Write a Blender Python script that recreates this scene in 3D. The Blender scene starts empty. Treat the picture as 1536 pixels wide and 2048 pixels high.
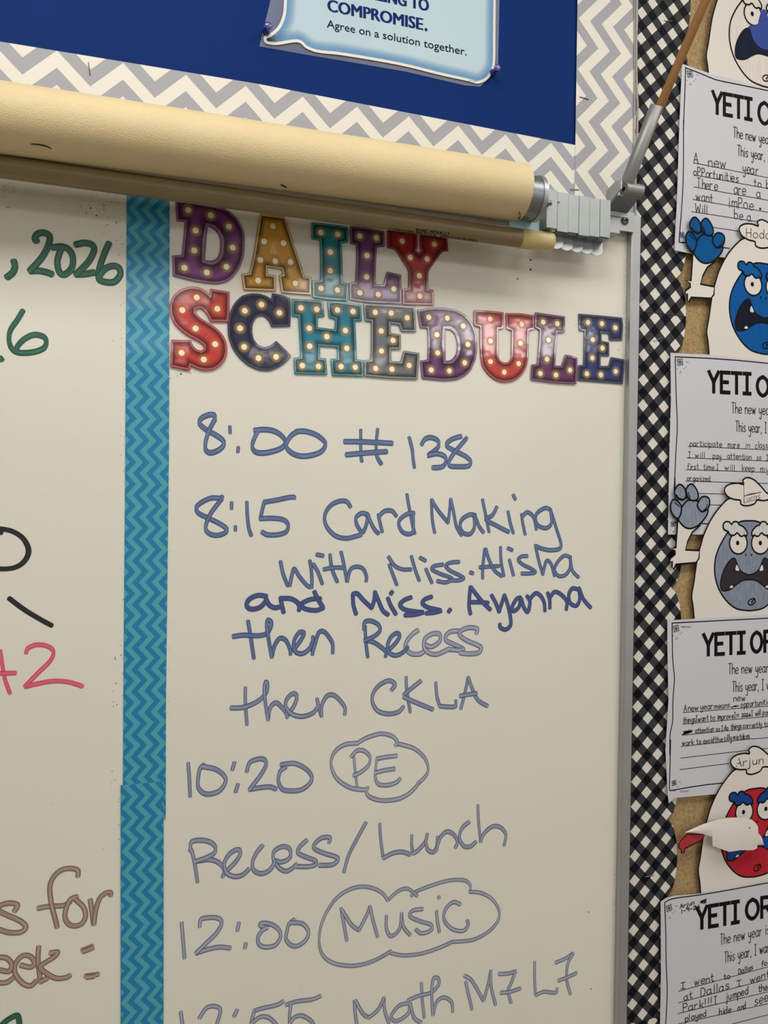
import bpy, bmesh, math, random
from mathutils import Vector, Matrix
from mathutils.geometry import tessellate_polygon
random.seed(7)
S = bpy.context.scene
COL = S.collection

# ------------------------------------------------------------------ camera
F = 1540.0                       # focal length in pixels of the 1536 x 2048 frame
D = 0.97                         # camera distance from the board plane (y = 0)
CAM = Vector((0, -D, 1.6))
eX = Vector((4482., 36., F)).normalized()
_t = -F*F/(4482*-.013 + 36)
eD = Vector((-.013*_t, _t, F)).normalized()
eN = eX.cross(eD)
cam = bpy.data.cameras.new('camera')
cam.sensor_width = 36; cam.sensor_fit = 'AUTO'; cam.lens = F*36/2048; cam.clip_start = .02
co = bpy.data.objects.new('camera', cam); COL.objects.link(co)
M = Matrix(((eX[0], -eX[1], -eX[2]), (eN[0], -eN[1], -eN[2]), (-eD[0], eD[1], eD[2]))).to_4x4()
M.translation = CAM
co.matrix_world = M
S.camera = co

# ------------------------------------------------------------------ light and exposure
S.view_settings.view_transform = 'Standard'; S.view_settings.look = 'None'
S.view_settings.gamma = 1; S.view_settings.use_curve_mapping = False
S.view_settings.exposure = 0.06
w = bpy.data.worlds.new('room_light'); S.world = w; w.use_nodes = True
w.node_tree.nodes['Background'].inputs[0].default_value = (1, .98, .92, 1)
w.node_tree.nodes['Background'].inputs[1].default_value = .335
def lamp(name, x, y, z, sx, sy, power, rot=(0, 0, 0), col=(1, .985, .95)):
    l = bpy.data.lights.new(name, 'AREA'); l.shape = 'RECTANGLE'; l.size = sx; l.size_y = sy
    l.energy = power; l.color = col
    o = bpy.data.objects.new(name, l); COL.objects.link(o); o.location = (x, y, z); o.rotation_euler = rot
for x, y, p in ((-.25, -.85, 17.8), (1.2, -.85, 11), (-.1, -3.75, 10), (-.1, -5.2, 12), (1.5, -3.3, 14), (1.6, -5.2, 14), (2.6, -4.0, 32)):
    lamp('ceiling_lamp', x, y, 2.78, 1.2, .55, p)
lamp('window_daylight', 3.3, -7.0, 1.35, .45, .9, 10, (math.radians(90), 0, math.radians(22)), (.9, .97, 1))

# ------------------------------------------------------------------ pixel measurements -> wall
def ray(x, y):
    r = Vector(((x-768)/F, (y-1024)/F, 1.))
    return Vector((r.dot(eX), r.dot(eN), -r.dot(eD)))
def at(p, Y=0.):
    r = ray(*p); return CAM + r*((Y + D)/r.y)
def crop(x0, y0, s):
    return lambda pts: [(x0 + x/s, y0 + y/s) for x, y in pts]
def P(s):
    out = []
    for st in s.split(';'):
        pts = [tuple(float(v) for v in q.split(',')) for q in st.split()]
        if pts: out.append(pts)
    return out
def smooth(pts, n=6, closed=False):
    if len(pts) < 3: return list(pts)
    N = len(pts); out = []
    for i in range(N if closed else N-1):
        g = (lambda k: pts[k % N]) if closed else (lambda k: pts[max(0, min(N-1, k))])
        a, b, c, d = g(i-1), g(i), g(i+1), g(i+2)
        for k in range(n):
            t = k/n
            out.append(tuple(.5*(2*b[j] + (c[j]-a[j])*t + (2*a[j]-5*b[j]+4*c[j]-d[j])*t*t + (3*b[j]-a[j]-3*c[j]+d[j])*t**3) for j in range(len(b))))
    if not closed: out.append(tuple(pts[-1]))
    return out

# ------------------------------------------------------------------ materials
def lin(c):
    f = lambda v: v/12.92 if v <= .04045 else ((v+.055)/1.055)**2.4
    return tuple(f(v/255) for v in c[:3]) + (1,)
def mat(name, c, rough=.6, metal=0., spec=.5, coat=0., bump=None, var=0., scale=40., coords='Object', coatr=.08, stretch=None):
    m = bpy.data.materials.new(name); m.use_nodes = True
    nt = m.node_tree; b = nt.nodes['Principled BSDF']
    b.inputs['Base Color'].default_value = lin(c); b.inputs['Roughness'].default_value = rough
    b.inputs['Metallic'].default_value = metal; b.inputs['Specular IOR Level'].default_value = spec
    b.inputs['Coat Weight'].default_value = coat; b.inputs['Coat Roughness'].default_value = coatr
    tc = nt.nodes.new('ShaderNodeTexCoord')
    if var:
        n = nt.nodes.new('ShaderNodeTexNoise'); n.inputs['Scale'].default_value = scale; n.inputs['Detail'].default_value = 4
        if stretch:
            mp = nt.nodes.new('ShaderNodeMapping'); mp.inputs['Scale'].default_value = stretch; mp.inputs['Rotation'].default_value = (0, .35, 0)
            nt.links.new(tc.outputs[coords], mp.inputs[0]); nt.links.new(mp.outputs[0], n.inputs['Vector'])
        else: nt.links.new(tc.outputs[coords], n.inputs['Vector'])
        mx = nt.nodes.new('ShaderNodeMix'); mx.data_type = 'RGBA'
        mx.inputs[6].default_value = lin([v*(1-var) for v in c]); mx.inputs[7].default_value = lin([min(255, v*(1+var)) for v in c])
        nt.links.new(n.outputs['Fac'], mx.inputs[0]); nt.links.new(mx.outputs[2], b.inputs['Base Color'])
    if bump:
        n = nt.nodes.new('ShaderNodeTexNoise'); n.inputs['Scale'].default_value = bump[0]; n.inputs['Detail'].default_value = 3
        nt.links.new(tc.outputs[coords], n.inputs['Vector'])
        bp = nt.nodes.new('ShaderNodeBump'); bp.inputs['Strength'].default_value = bump[1]; bp.inputs['Distance'].default_value = bump[2]
        nt.links.new(n.outputs['Fac'], bp.inputs['Height']); nt.links.new(bp.outputs[0], b.inputs['Normal'])
        if coat: nt.links.new(bp.outputs[0], b.inputs['Coat Normal'])
    return m
def math_node(nt, op, a, b=None):
    n = nt.nodes.new('ShaderNodeMath'); n.operation = op
    for i, v in enumerate((a, b)):
        if v is None: continue
        if isinstance(v, (int, float)): n.inputs[i].default_value = v
        else: nt.links.new(v, n.inputs[i])
    return n.outputs[0]
def xyz(nt):
    tc = nt.nodes.new('ShaderNodeTexCoord'); s = nt.nodes.new('ShaderNodeSeparateXYZ')
    nt.links.new(tc.outputs['Object'], s.inputs[0]); return s.outputs[0], s.outputs[1], s.outputs[2]
def mixc(nt, fac, a, b):
    mx = nt.nodes.new('ShaderNodeMix'); mx.data_type = 'RGBA'
    nt.links.new(fac, mx.inputs[0])
    for i, v in ((6, a), (7, b)):
        if isinstance(v, tuple): mx.inputs[i].default_value = v
        else: nt.links.new(v, mx.inputs[i])
    return mx.outputs[2]
def chevron(name, vertical, Pd, Sd, k, sign, c0, c1, rough, coat=0., bump=None):
    """zigzag print: c1 where the stripe phase lies in its upper half"""
    m = mat(name, c0, rough, coat=coat, bump=bump); nt = m.node_tree; b = nt.nodes['Principled BSDF']
    x, y, z = xyz(nt)
    a, t = (z, x) if vertical else (x, z)
    pp = math_node(nt, 'MULTIPLY', math_node(nt, 'PINGPONG', a, Pd/2), k*sign)
    v = math_node(nt, 'FRACT', math_node(nt, 'DIVIDE', math_node(nt, 'ADD', t, pp), Sd))
    nt.links.new(mixc(nt, math_node(nt, 'GREATER_THAN', v, .5), lin(c0), lin(c1)), b.inputs['Base Color'])
    return m
def gingham(name, per):
    m = mat(name, (220, 215, 205), .7, spec=.15); nt = m.node_tree; b = nt.nodes['Principled BSDF']
    x, y, z = xyz(nt)
    q = per/math.sqrt(2)*math.sqrt(2)
    u = math_node(nt, 'FRACT', math_node(nt, 'ADD', math_node(nt, 'DIVIDE', math_node(nt, 'ADD', x, z), q), 20.25))
    v = math_node(nt, 'FRACT', math_node(nt, 'ADD', math_node(nt, 'DIVIDE', math_node(nt, 'SUBTRACT', x, z), q), 20.25))
    s = math_node(nt, 'ADD', math_node(nt, 'GREATER_THAN', u, .5), math_node(nt, 'GREATER_THAN', v, .5))
    c1 = mixc(nt, math_node(nt, 'GREATER_THAN', s, .5), lin((222, 218, 206)), lin((60, 60, 64)))
    nt.links.new(mixc(nt, math_node(nt, 'GREATER_THAN', s, 1.5), c1, lin((8, 10, 18))), b.inputs['Base Color'])
    return m
def ink(name, edge, mid, rough=.45, streak=.5):
    """marker ink: pigment pools along the edges of a stroke (v of the UV map runs across the stroke)"""
    m = mat(name, edge, rough); nt = m.node_tree; b = nt.nodes['Principled BSDF']
    uv = nt.nodes.new('ShaderNodeUVMap'); s = nt.nodes.new('ShaderNodeSeparateXYZ'); nt.links.new(uv.outputs[0], s.inputs[0])
    mp = nt.nodes.new('ShaderNodeMapping'); mp.inputs['Scale'].default_value = (30, 3, 1); nt.links.new(uv.outputs[0], mp.inputs[0])
    n = nt.nodes.new('ShaderNodeTexNoise'); n.inputs['Scale'].default_value = 1.; n.inputs['Detail'].default_value = 3
    nt.links.new(mp.outputs[0], n.inputs['Vector'])
    c = math_node(nt, 'SUBTRACT', 1., math_node(nt, 'ABSOLUTE', math_node(nt, 'SUBTRACT', math_node(nt, 'MULTIPLY', s.outputs[1], 2.), 1.)))
    r = nt.nodes.new('ShaderNodeMapRange'); r.inputs[1].default_value = .08; r.inputs[2].default_value = .6; nt.links.new(c, r.inputs[0])
    r2 = nt.nodes.new('ShaderNodeMapRange'); r2.inputs[1].default_value = .3; r2.inputs[2].default_value = .7; r2.inputs[3].default_value = 1-streak; nt.links.new(n.outputs['Fac'], r2.inputs[0])
    nt.links.new(mixc(nt, math_node(nt, 'MULTIPLY', r.outputs[0], r2.outputs[0]), lin(edge), lin(mid)), b.inputs['Base Color'])
    return m
def fade(name, c, rough=.4, power=1., maxa=1., coat=0.):
    """print that fades out across v of the UV map (v = 1 full, v = 0 none)"""
    m = mat(name, c, rough, coat=coat); nt = m.node_tree; b = nt.nodes['Principled BSDF']
    uv = nt.nodes.new('ShaderNodeUVMap'); s = nt.nodes.new('ShaderNodeSeparateXYZ'); nt.links.new(uv.outputs[0], s.inputs[0])
    nt.links.new(math_node(nt, 'MULTIPLY', math_node(nt, 'POWER', s.outputs[1], power), maxa), b.inputs['Alpha'])
    return m

# ------------------------------------------------------------------ object builders
WL = {}
def tag(o, label=None, cat=None, group=None, kind=None):
    if label: o['label'] = label
    if cat: o['category'] = cat
    if group: o['group'] = group
    if kind: o['kind'] = kind
    return o
def thing(name, loc, label, cat, group=None):
    o = bpy.data.objects.new(name, None); COL.objects.link(o); o.location = loc; o.empty_display_size = .02
    WL[o] = Vector(loc); return tag(o, label, cat, group)
class MB:
    """collects polygons in world coordinates, linked as ONE mesh object"""
    def __init__(s): s.v = []; s.f = []; s.m = []; s.uv = []; s.mats = []; s.sm = []; s.n = 0
    def mi(s, m):
        if m not in s.mats: s.mats.append(m)
        return s.mats.index(m)
    def face(s, pts, m, uvs=None, sm=False):
        i = len(s.v); s.v += [tuple(p) for p in pts]; s.f.append(tuple(range(i, i+len(pts))))
        s.m.append(s.mi(m)); s.uv.append(uvs or [(0, .5)]*len(pts)); s.sm.append(sm)
    def grid(s, rows, m, closed=False, sm=True, uvf=None):
        i = len(s.v); W = len(rows[0])
        for r in rows: s.v += [tuple(p) for p in r]
        for a in range(len(rows)-1):
            for b in range(W if closed else W-1):
                c = (b+1) % W
                s.f.append((i+a*W+b, i+a*W+c, i+(a+1)*W+c, i+(a+1)*W+b)); s.m.append(s.mi(m)); s.sm.append(sm)
                s.uv.append([(0, .5)]*4 if not uvf else [uvf(a, b), uvf(a, b+1), uvf(a+1, b+1), uvf(a+1, b)])
    def plate(s, outer, m, ymap, th=.0006, holes=(), side=None):
        """cut-out card: outlines in (X, Z); ymap gives the front depth"""
        ym = ymap if callable(ymap) else (lambda X, Z: ymap)
        def clean(l):
            q = [p for i, p in enumerate(l) if math.dist(p, l[i-1]) > 2e-5]
            return q
        outer = clean(outer); holes = [clean(h) for h in holes]
        loops = [outer] + list(holes)
        tri = tessellate_polygon([[Vector((p[0], p[1], 0)) for p in l] for l in loops])
        flat = [p for l in loops for p in l]
        i = len(s.v); N = len(flat)
        s.v += [(p[0], ym(*p), p[1]) for p in flat] + [(p[0], ym(*p)+th, p[1]) for p in flat]
        for t in tri:
            a, b, c = (flat[k] for k in t)
            if (b[0]-a[0])*(c[1]-a[1]) - (b[1]-a[1])*(c[0]-a[0]) < 0: t = (t[0], t[2], t[1])
            s.f.append(tuple(i+k for k in t)); s.m.append(s.mi(m)); s.uv.append([(0, .5)]*3); s.sm.append(False)
            s.f.append(tuple(i+N+k for k in reversed(t))); s.m.append(s.mi(m)); s.uv.append([(0, .5)]*3); s.sm.append(False)
        k0 = 0
        for l in loops:
            n = len(l)
            for k in range(n):
                a, b = i+k0+k, i+k0+(k+1) % n
                s.f.append((a, b, b+N, a+N)); s.m.append(s.mi(side or m)); s.uv.append([(0, .5)]*4); s.sm.append(False)
            k0 += n
    def ribbon(s, pts, m, ymap, wmin, wmax=None, closed=False, caps=True, step=0., square=False):
        """stroke along points (X, Z); width in metres, broader where it runs sideways (chisel tip)"""
        ym = ymap if callable(ymap) else (lambda X, Z: ymap)
        q = [pts[0]]
        for p in pts[1:]:
            if (p[0]-q[-1][0])**2 + (p[1]-q[-1][1])**2 > 1e-9: q.append(p)
        if closed and math.dist(q[0], q[-1]) < 5e-5: q.pop()
        pts = q; N = len(pts); wmax = wmax or wmin
        if N < 2: return
        L = []; R = []; U = []; u = 0
        for i, p in enumerate(pts):
            a = pts[i-1] if (i or closed) else p; b = pts[(i+1) % N] if (i < N-1 or closed) else p
            d = Vector((b[0]-a[0], b[1]-a[1]))
            if d.length < 1e-9: d = Vector((1, 0))
            d.normalize(); hw = (wmin + (wmax-wmin)*abs(d.x))/2
            n = Vector((-d.y, d.x))
            if 0 < i < N-1 or closed:
                d1 = Vector((p[0]-a[0], p[1]-a[1])).normalized(); c = abs(d1.dot(d)); hw /= max(.75, c)
            yy = ym(*p) - step*i
            if caps and not closed:
                if i == 0: p = (p[0]-d.x*hw*(.85 if square else .1), p[1]-d.y*hw*(.85 if square else .1))
                if i == N-1: p = (p[0]+d.x*hw*(.85 if square else .1), p[1]+d.y*hw*(.85 if square else .1))
            L.append((p[0]+n.x*hw, yy, p[1]+n.y*hw)); R.append((p[0]-n.x*hw, yy, p[1]-n.y*hw))
            if i: u += math.dist(pts[i-1], pts[i])
            U.append(u)
        if closed: L.append(L[0]); R.append(R[0]); U.append(u)
        elif caps and not square:        # rounded ends
            for i, sgn in ((0, -1), (N-1, 1)):
                c = [(L[i][k]+R[i][k])/2 for k in range(3)]; nx, nz = L[i][0]-c[0], L[i][2]-c[2]
                arc = [(c[0]+nx*math.cos(t)+sgn*nz*math.sin(t)*.7, c[1], c[2]+nz*math.cos(t)-sgn*nx*math.sin(t)*.7) for t in (0, .5, 1, 1.571, 2.14, 2.64, math.pi)]
                uv = [(U[i], (1+math.cos(t))/2) for t in (0, .5, 1, 1.571, 2.14, 2.64, math.pi)]
                if sgn > 0: arc.reverse(); uv.reverse()
                s.face(arc, m, uv)
        for i in range(len(L)-1):
            s.face([R[i], R[i+1], L[i+1], L[i]], m, [(U[i], 0), (U[i+1], 0), (U[i+1], 1), (U[i], 1)])
    def disc(s, c, r, m, y, n=20, rz=None, ring=None, m2=None):
        rz = rz or r
        pts = [(c[0]+r*math.cos(t*2*math.pi/n), y, c[1]+rz*math.sin(t*2*math.pi/n)) for t in range(n)]
        for k in range(n): s.face([(c[0], y, c[1]), pts[k], pts[(k+1) % n]], m, [(0, 1), (0, 0), (0, 0)])
    def box(s, a, b, m):
        x0, y0, z0 = a; x1, y1, z1 = b
        v = [(x0, y0, z0), (x1, y0, z0), (x1, y1, z0), (x0, y1, z0), (x0, y0, z1), (x1, y0, z1), (x1, y1, z1), (x0, y1, z1)]
        for f in ((0, 3, 2, 1), (4, 5, 6, 7), (0, 1, 5, 4), (1, 2, 6, 5), (2, 3, 7, 6), (3, 0, 4, 7)): s.face([v[k] for k in f], m)
    def tube(s, a, b, r, m, r2=None, n=32, inner=None, cap=True, rows=1, prof=None):
        a = Vector(a); b = Vector(b); d = (b-a).normalized(); L = (b-a).length
        u = d.orthogonal().normalized(); v = d.cross(u)
        pr = prof or [(0, r)] + [(L*(k+1)/rows, r + ((r2 or r)-r)*(k+1)/rows) for k in range(rows)]
        if inner: pr = [(L*.15, inner), (L, inner)][::-1] and [(0, r), (L, r2 or r), (L, inner), (L*.2, inner)]
        ring = lambda t, rr: [a + d*t + (u*math.cos(k*2*math.pi/n) + v*math.sin(k*2*math.pi/n))*rr for k in range(n)]
        s.grid([ring(t, max(rr, 1e-5)) for t, rr in pr], m, closed=True)
        if cap:
            s.face(list(reversed(ring(*pr[0]))), m)
            s.face(ring(*pr[-1]), m)
    def path(s, pts, r, m, n=8):
        pts = [Vector(p) for p in pts]; rows = []
        for i, p in enumerate(pts):
            d = (pts[min(i+1, len(pts)-1)] - pts[max(i-1, 0)]).normalized()
            u = d.cross(Vector((0.31, .2, .93))).normalized(); v = d.cross(u)
            rows.append([p + (u*math.cos(k*2*math.pi/n) + v*math.sin(k*2*math.pi/n))*r for k in range(n)])
        s.grid(rows, m, closed=True); s.face(rows[0], m); s.face(rows[-1], m)
    def build(s, name, parent=None, origin=None, bevel=0., rot=None, weld=False):
        lo = [min(p[k] for p in s.v) for k in range(3)]; hi = [max(p[k] for p in s.v) for k in range(3)]
        o0 = Vector(origin) if origin else Vector([(a+b)/2 for a, b in zip(lo, hi)])
        vs = [Vector(p)-o0 for p in s.v]
        if rot:
            Ri = Matrix.Rotation(-rot, 3, 'Y'); vs = [Ri @ p for p in vs]
        me = bpy.data.meshes.new(name); me.from_pydata([tuple(p) for p in vs], [], s.f)
        for m in s.mats: me.materials.append(m)
        ul = me.uv_layers.new(name='UVMap'); k = 0
        for i, pl in enumerate(me.polygons):
            pl.material_index = s.m[i]; pl.use_smooth = s.sm[i]
            for c in range(len(pl.vertices)): ul.data[k].uv = s.uv[i][c]; k += 1
        if weld:
            bm = bmesh.new(); bm.from_mesh(me); bmesh.ops.remove_doubles(bm, verts=bm.verts, dist=1e-6); bm.normal_update(); bm.to_mesh(me); bm.free()
        o = bpy.data.objects.new(name, me); COL.objects.link(o); WL[o] = o0
        if parent: o.parent = parent; o.location = o0 - WL[parent]
        else: o.location = o0
        if rot: o.rotation_euler = (0, rot, 0)
        if bevel:
            b = o.modifiers.new('bevel', 'BEVEL'); b.width = bevel; b.segments = 2; b.limit_method = 'ANGLE'
        return o
def wall(pts, Y=0.):
    """pixels -> (X, Z) on the plane y = Y"""
    return [(q.x, q.z) for q in (at(p, Y) for p in pts)]

# ------------------------------------------------------------------ stroke alphabet
GL = {
'a': (4, "3.2,3.2 2,4 .6,3.4 0,2 .5,.4 1.8,0 3.1,1.4 3.2,4; 3.2,4 3.3,.8 4,0"), 'b': (3.6, "0,7 0,0;0,2.2 1,3.8 2.6,3.8 3.4,2 2.6,.2 1,0 0,1"),
'c': (3.4, "3.2,3.2 2,4 .5,3.3 0,2 .5,.6 1.8,0 3.2,.8"), 'd': (3.6, "3.2,7 3.2,0;3.2,2.6 2,4 .6,3.4 0,2 .6,.4 1.8,0 3.2,1.4"),
'e': (3.6, "0,2 3.3,2.2 2.8,3.6 1.6,4 .4,3.3 0,1.8 .6,.4 2,0 3.3,.8"), 'f': (3, "2.8,6.4 1.8,7 1,6 1,0;0,4 2.4,4"),
'g': (3.6, "3.2,3.2 2,4 .6,3.4 0,2 .6,.5 1.8,.2 3.2,1.6 3.2,4;3.2,4 3.2,-1.6 2,-3 .3,-2.2"), 'h': (3.4, "0,7 0,0;0,2.4 1.4,4 2.8,3.4 3,0"),
'i': (1.2, ".5,4 .5,0;.5,5.4 .5,5.9"), 'j': (1.8, ".7,4 .7,-2 0,-3 -.8,-2.4;.7,5.4 .7,5.9"), 'k': (3.4, "0,7 0,0;2.8,4 0,1.8;.4,2 3,0"),
'l': (1.2, ".4,7 .4,0"), 'm': (4.8, "0,4 0,0;0,2.6 1,4 2,3.4 2.1,0;2.1,2.6 3.1,4 4.1,3.4 4.2,0"), 'n': (3.4, "0,4 0,0;0,2.6 1.4,4 2.7,3.4 2.9,0"),
'o': (3.8, "1.7,4 .4,3.3 0,2 .5,.5 1.7,0 3,.6 3.4,2 2.9,3.4 1.7,4"), 'p': (3.6, "0,4 0,-3;0,2.4 1,3.9 2.6,3.8 3.3,2 2.5,.2 1,.1 0,1.2"),
'r': (2.8, "0,4 0,0;0,2.4 1.2,3.8 2.4,3.8"), 's': (3.2, "2.8,3.5 1.5,4 .3,3.1 1.5,2.1 2.9,1.1 1.6,0 .1,.6"), 't': (3, "1.2,6.4 1.2,.8 2,0 2.8,.3;0,4 2.5,4"),
'u': (3.4, "0,4 .1,1 1.2,0 2.6,1 2.8,4;2.8,4 2.9,0"), 'v': (3.4, "0,4 1.5,0;1.5,0 3,4"), 'w': (4.6, "0,4 1,0;1,0 2,3.4;2,3.4 3,0;3,0 4.2,4"),
'y': (3.4, "0,4 .3,1.4 1.4,.8 2.7,2;2.9,4 2.7,-1.6 1.6,-3 .3,-2.2"), 'z': (3.4, "0,4 3,4;3,4 0,0;0,0 3,0"),
'A': (4, "0,0 1.8,7;1.8,7 3.6,0;.8,2.6 2.9,2.6"), 'D': (4, "0,0 0,7;0,7 2.2,6.4 3.5,3.5 2.2,.6 0,0"), 'E': (3.4, "0,7 0,0;0,7 3,7;0,0 3,0;0,3.6 2.4,3.6"),
'H': (4, "0,7 0,0;3.4,7 3.4,0;0,3.6 3.4,3.6"), 'I': (2.8, "0,7 2.4,7;1.2,7 1.2,0;0,0 2.4,0"), 'L': (3.2, "0,7 0,0;0,0 2.8,0"), 'K': (3.6, "0,7 0,0;3,7 0,3;.6,3.6 3.2,0"),
'N': (4, "0,0 0,7;0,7 3.2,0;3.2,0 3.2,7"), 'M': (4.6, "0,0 0,7;0,7 2,2.5;2,2.5 4,7;4,7 4,0"), 'C': (3.8, "3.4,5.6 2,7 .5,5.8 0,3.5 .5,1.2 2,0 3.4,1.4"),
'O': (4.4, "2,7 .6,5.9 0,3.5 .6,1.1 2,0 3.4,1.1 4,3.5 3.4,5.9 2,7"), 'P': (3.6, "0,0 0,7;0,7 2.4,6.8 3.2,5.2 2.4,3.6 0,3.4"), 'R': (4, "0,0 0,7;0,7 2.4,6.8 3.3,5.2 2.4,3.6 0,3.4;1.6,3.4 3.5,0"),
'S': (3.8, "3.2,5.8 1.8,7 .3,5.6 1.6,3.7 3.3,1.8 1.8,0 0,1.2"), 'T': (3.8, "0,7 3.4,7;1.7,7 1.7,0"), 'U': (4, "0,7 0,1.6 1.7,0 3.4,1.6 3.4,7"), 'W': (5, "0,7 1,0;1,0 2.3,5;2.3,5 3.6,0;3.6,0 4.6,7"),
'Y': (4, "0,7 1.8,3.4;3.6,7 1.8,3.4;1.8,3.4 1.8,0"), '1': (1.6, ".6,7 .6,0"), '2': (3.6, ".2,5.6 1.6,7 3,5.6 0,0;0,0 3.2,0"), '6': (3.6, "2.4,7 .4,3 .6,.6 1.8,0 3,1.2 2,3.2 .4,2.4"),
'9': (3.4, "3,4.6 1.6,3.6 .3,5 1.4,7 2.9,6.4 3,4.6;3,6 2.8,0"), '5': (3.4, "3,7 .4,7;.4,7 .2,4;.2,4 2.4,4 3,2 1.6,0 0,.8"), '0': (3.8, "1.7,7 .4,5.6 0,3.5 .5,1.2 1.7,0 3,1.4 3.4,3.5 2.9,5.8 1.7,7"),
'-': (2.6, "0,3.4 2,3.4"), '/': (2.6, "0,0 2.2,7"), '.': (1.2, ".3,0 .4,.3"), ',': (1.2, ".5,.3 .2,-1"), '!': (1.4, ".4,7 .4,2;.4,0 .4,.4"), ' ': (2.4, ""), ':': (1.4, ".4,0 .4,.4;.4,3.4 .4,3.8"),
}
def write(mb, text, p0, p1, h, wd, m, Y, cv, jit=0., round_=True, gap=1.0, square=False):
    """stroke lettering fitted to the baseline p0..p1 (crop units), capital height h"""
    tot = sum(GL[c][0] + gap for c in text) - gap
    p0 = Vector(p0); p1 = Vector(p1); ax = (p1-p0)/tot; x = 0; ns = 0
    ym = Y if callable(Y) else (lambda X, Z: Y)
    for c in text:
        wdt, st = GL[c]; dx, dy = random.uniform(-jit, jit)*h, random.uniform(-jit, jit)*h
        for s_ in P(st):
            if round_ and len(s_) > 2: s_ = smooth(s_, 3)
            px = cv([tuple(p0 + ax*(x+a) + Vector((dx, dy - b*h/7))) for a, b in s_])
            z0 = at(px[0]); ns += 1; y0 = ym(z0.x, z0.z) - .000012*(ns % 8)
            mb.ribbon(wall(px, y0), m, y0, wd, square=square, closed=len(px) > 3 and math.dist(px[0], px[-1]) < .01)
        x += wdt + gap
PX = .00068     # metres per photograph pixel on the board, about

# ------------------------------------------------------------------ shared materials
m_wall = mat('wall_paint', (205, 198, 180), .8)
m_board = mat('whiteboard_enamel', (226, 223, 209), .27, spec=.5, var=.012, scale=6)
m_alu = mat('brushed_aluminium', (176, 177, 178), .42, metal=.75, bump=(160, .15, .0004), var=.06, scale=18)
m_tube = mat('cast_grey_metal', (146, 145, 143), .45, metal=.5, bump=(200, .12, .0004), var=.05, scale=20)
m_steel = mat('zinc_steel', (168, 172, 172), .4, metal=.7, var=.05, scale=30)
m_steel_l = mat('light_zinc_steel', (170, 174, 176), .4, metal=.5, var=.05, scale=30)
m_steel_d = mat('dull_steel', (132, 138, 142), .35, metal=.8, var=.05, scale=30)
m_blue = mat('blue_backing_paper', (4, 44, 108), .65, spec=.1, bump=(14, .12, .004), var=.05, scale=5)
m_white = mat('white_card', (232, 226, 212), .6)
m_black = mat('black_print', (10, 11, 15), .7, spec=.15)
m_sheet = mat('copier_paper', (206, 205, 212), .65, bump=(22, .12, .003))
m_card = mat('warm_card_stock', (228, 221, 213), .75, spec=.2, bump=(16, .1, .003))
m_burlap = None

# ------------------------------------------------------------------ setting
def struct(name, a, b, m):
    mb = MB(); mb.box(a, b, m); return tag(mb.build(name), kind='structure')
struct('wall_back', (-3, .03, 0), (5, .15, 2.85), m_wall)
struct('floor', (-3, -8, -.1), (5, .15, 0), mat('floor_tile', (150, 140, 125), .5, var=.05))
struct('ceiling', (-3, -8, 2.85), (5, .15, 2.95), mat('ceiling_tile', (225, 222, 212), .9))

# ------------------------------------------------------------------ whiteboard
fx0 = at((1254, 480)).x; fx1 = at((1284, 434), -.012).x; ftop = at((1284, 434), -.012).z
wb = thing('whiteboard', (.2, 0, 1.4), 'large white dry-erase board with a handwritten schedule and an aluminium edge', 'whiteboard')
mb = MB(); mb.box((-.6, 0, .45), (fx0+.004, .03, ftop-.004), m_board); mb.build('writing_surface', wb, bevel=.0008)
mb = MB()
prof = [(fx0, 0), (fx0, -.0105), (fx0+.0012, -.0115), (fx1-.002, -.012), (fx1, -.009), (fx1, .03)]
mb.grid([[(x, y, z) for x, y in prof] for z in (.4, ftop)], m_alu, sm=False)
mb.face([(x, y, ftop) for x, y in prof] + [(fx0, .03, ftop)], m_alu)
tag(mb.build('frame', wb), 'aluminium frame edge')

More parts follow.
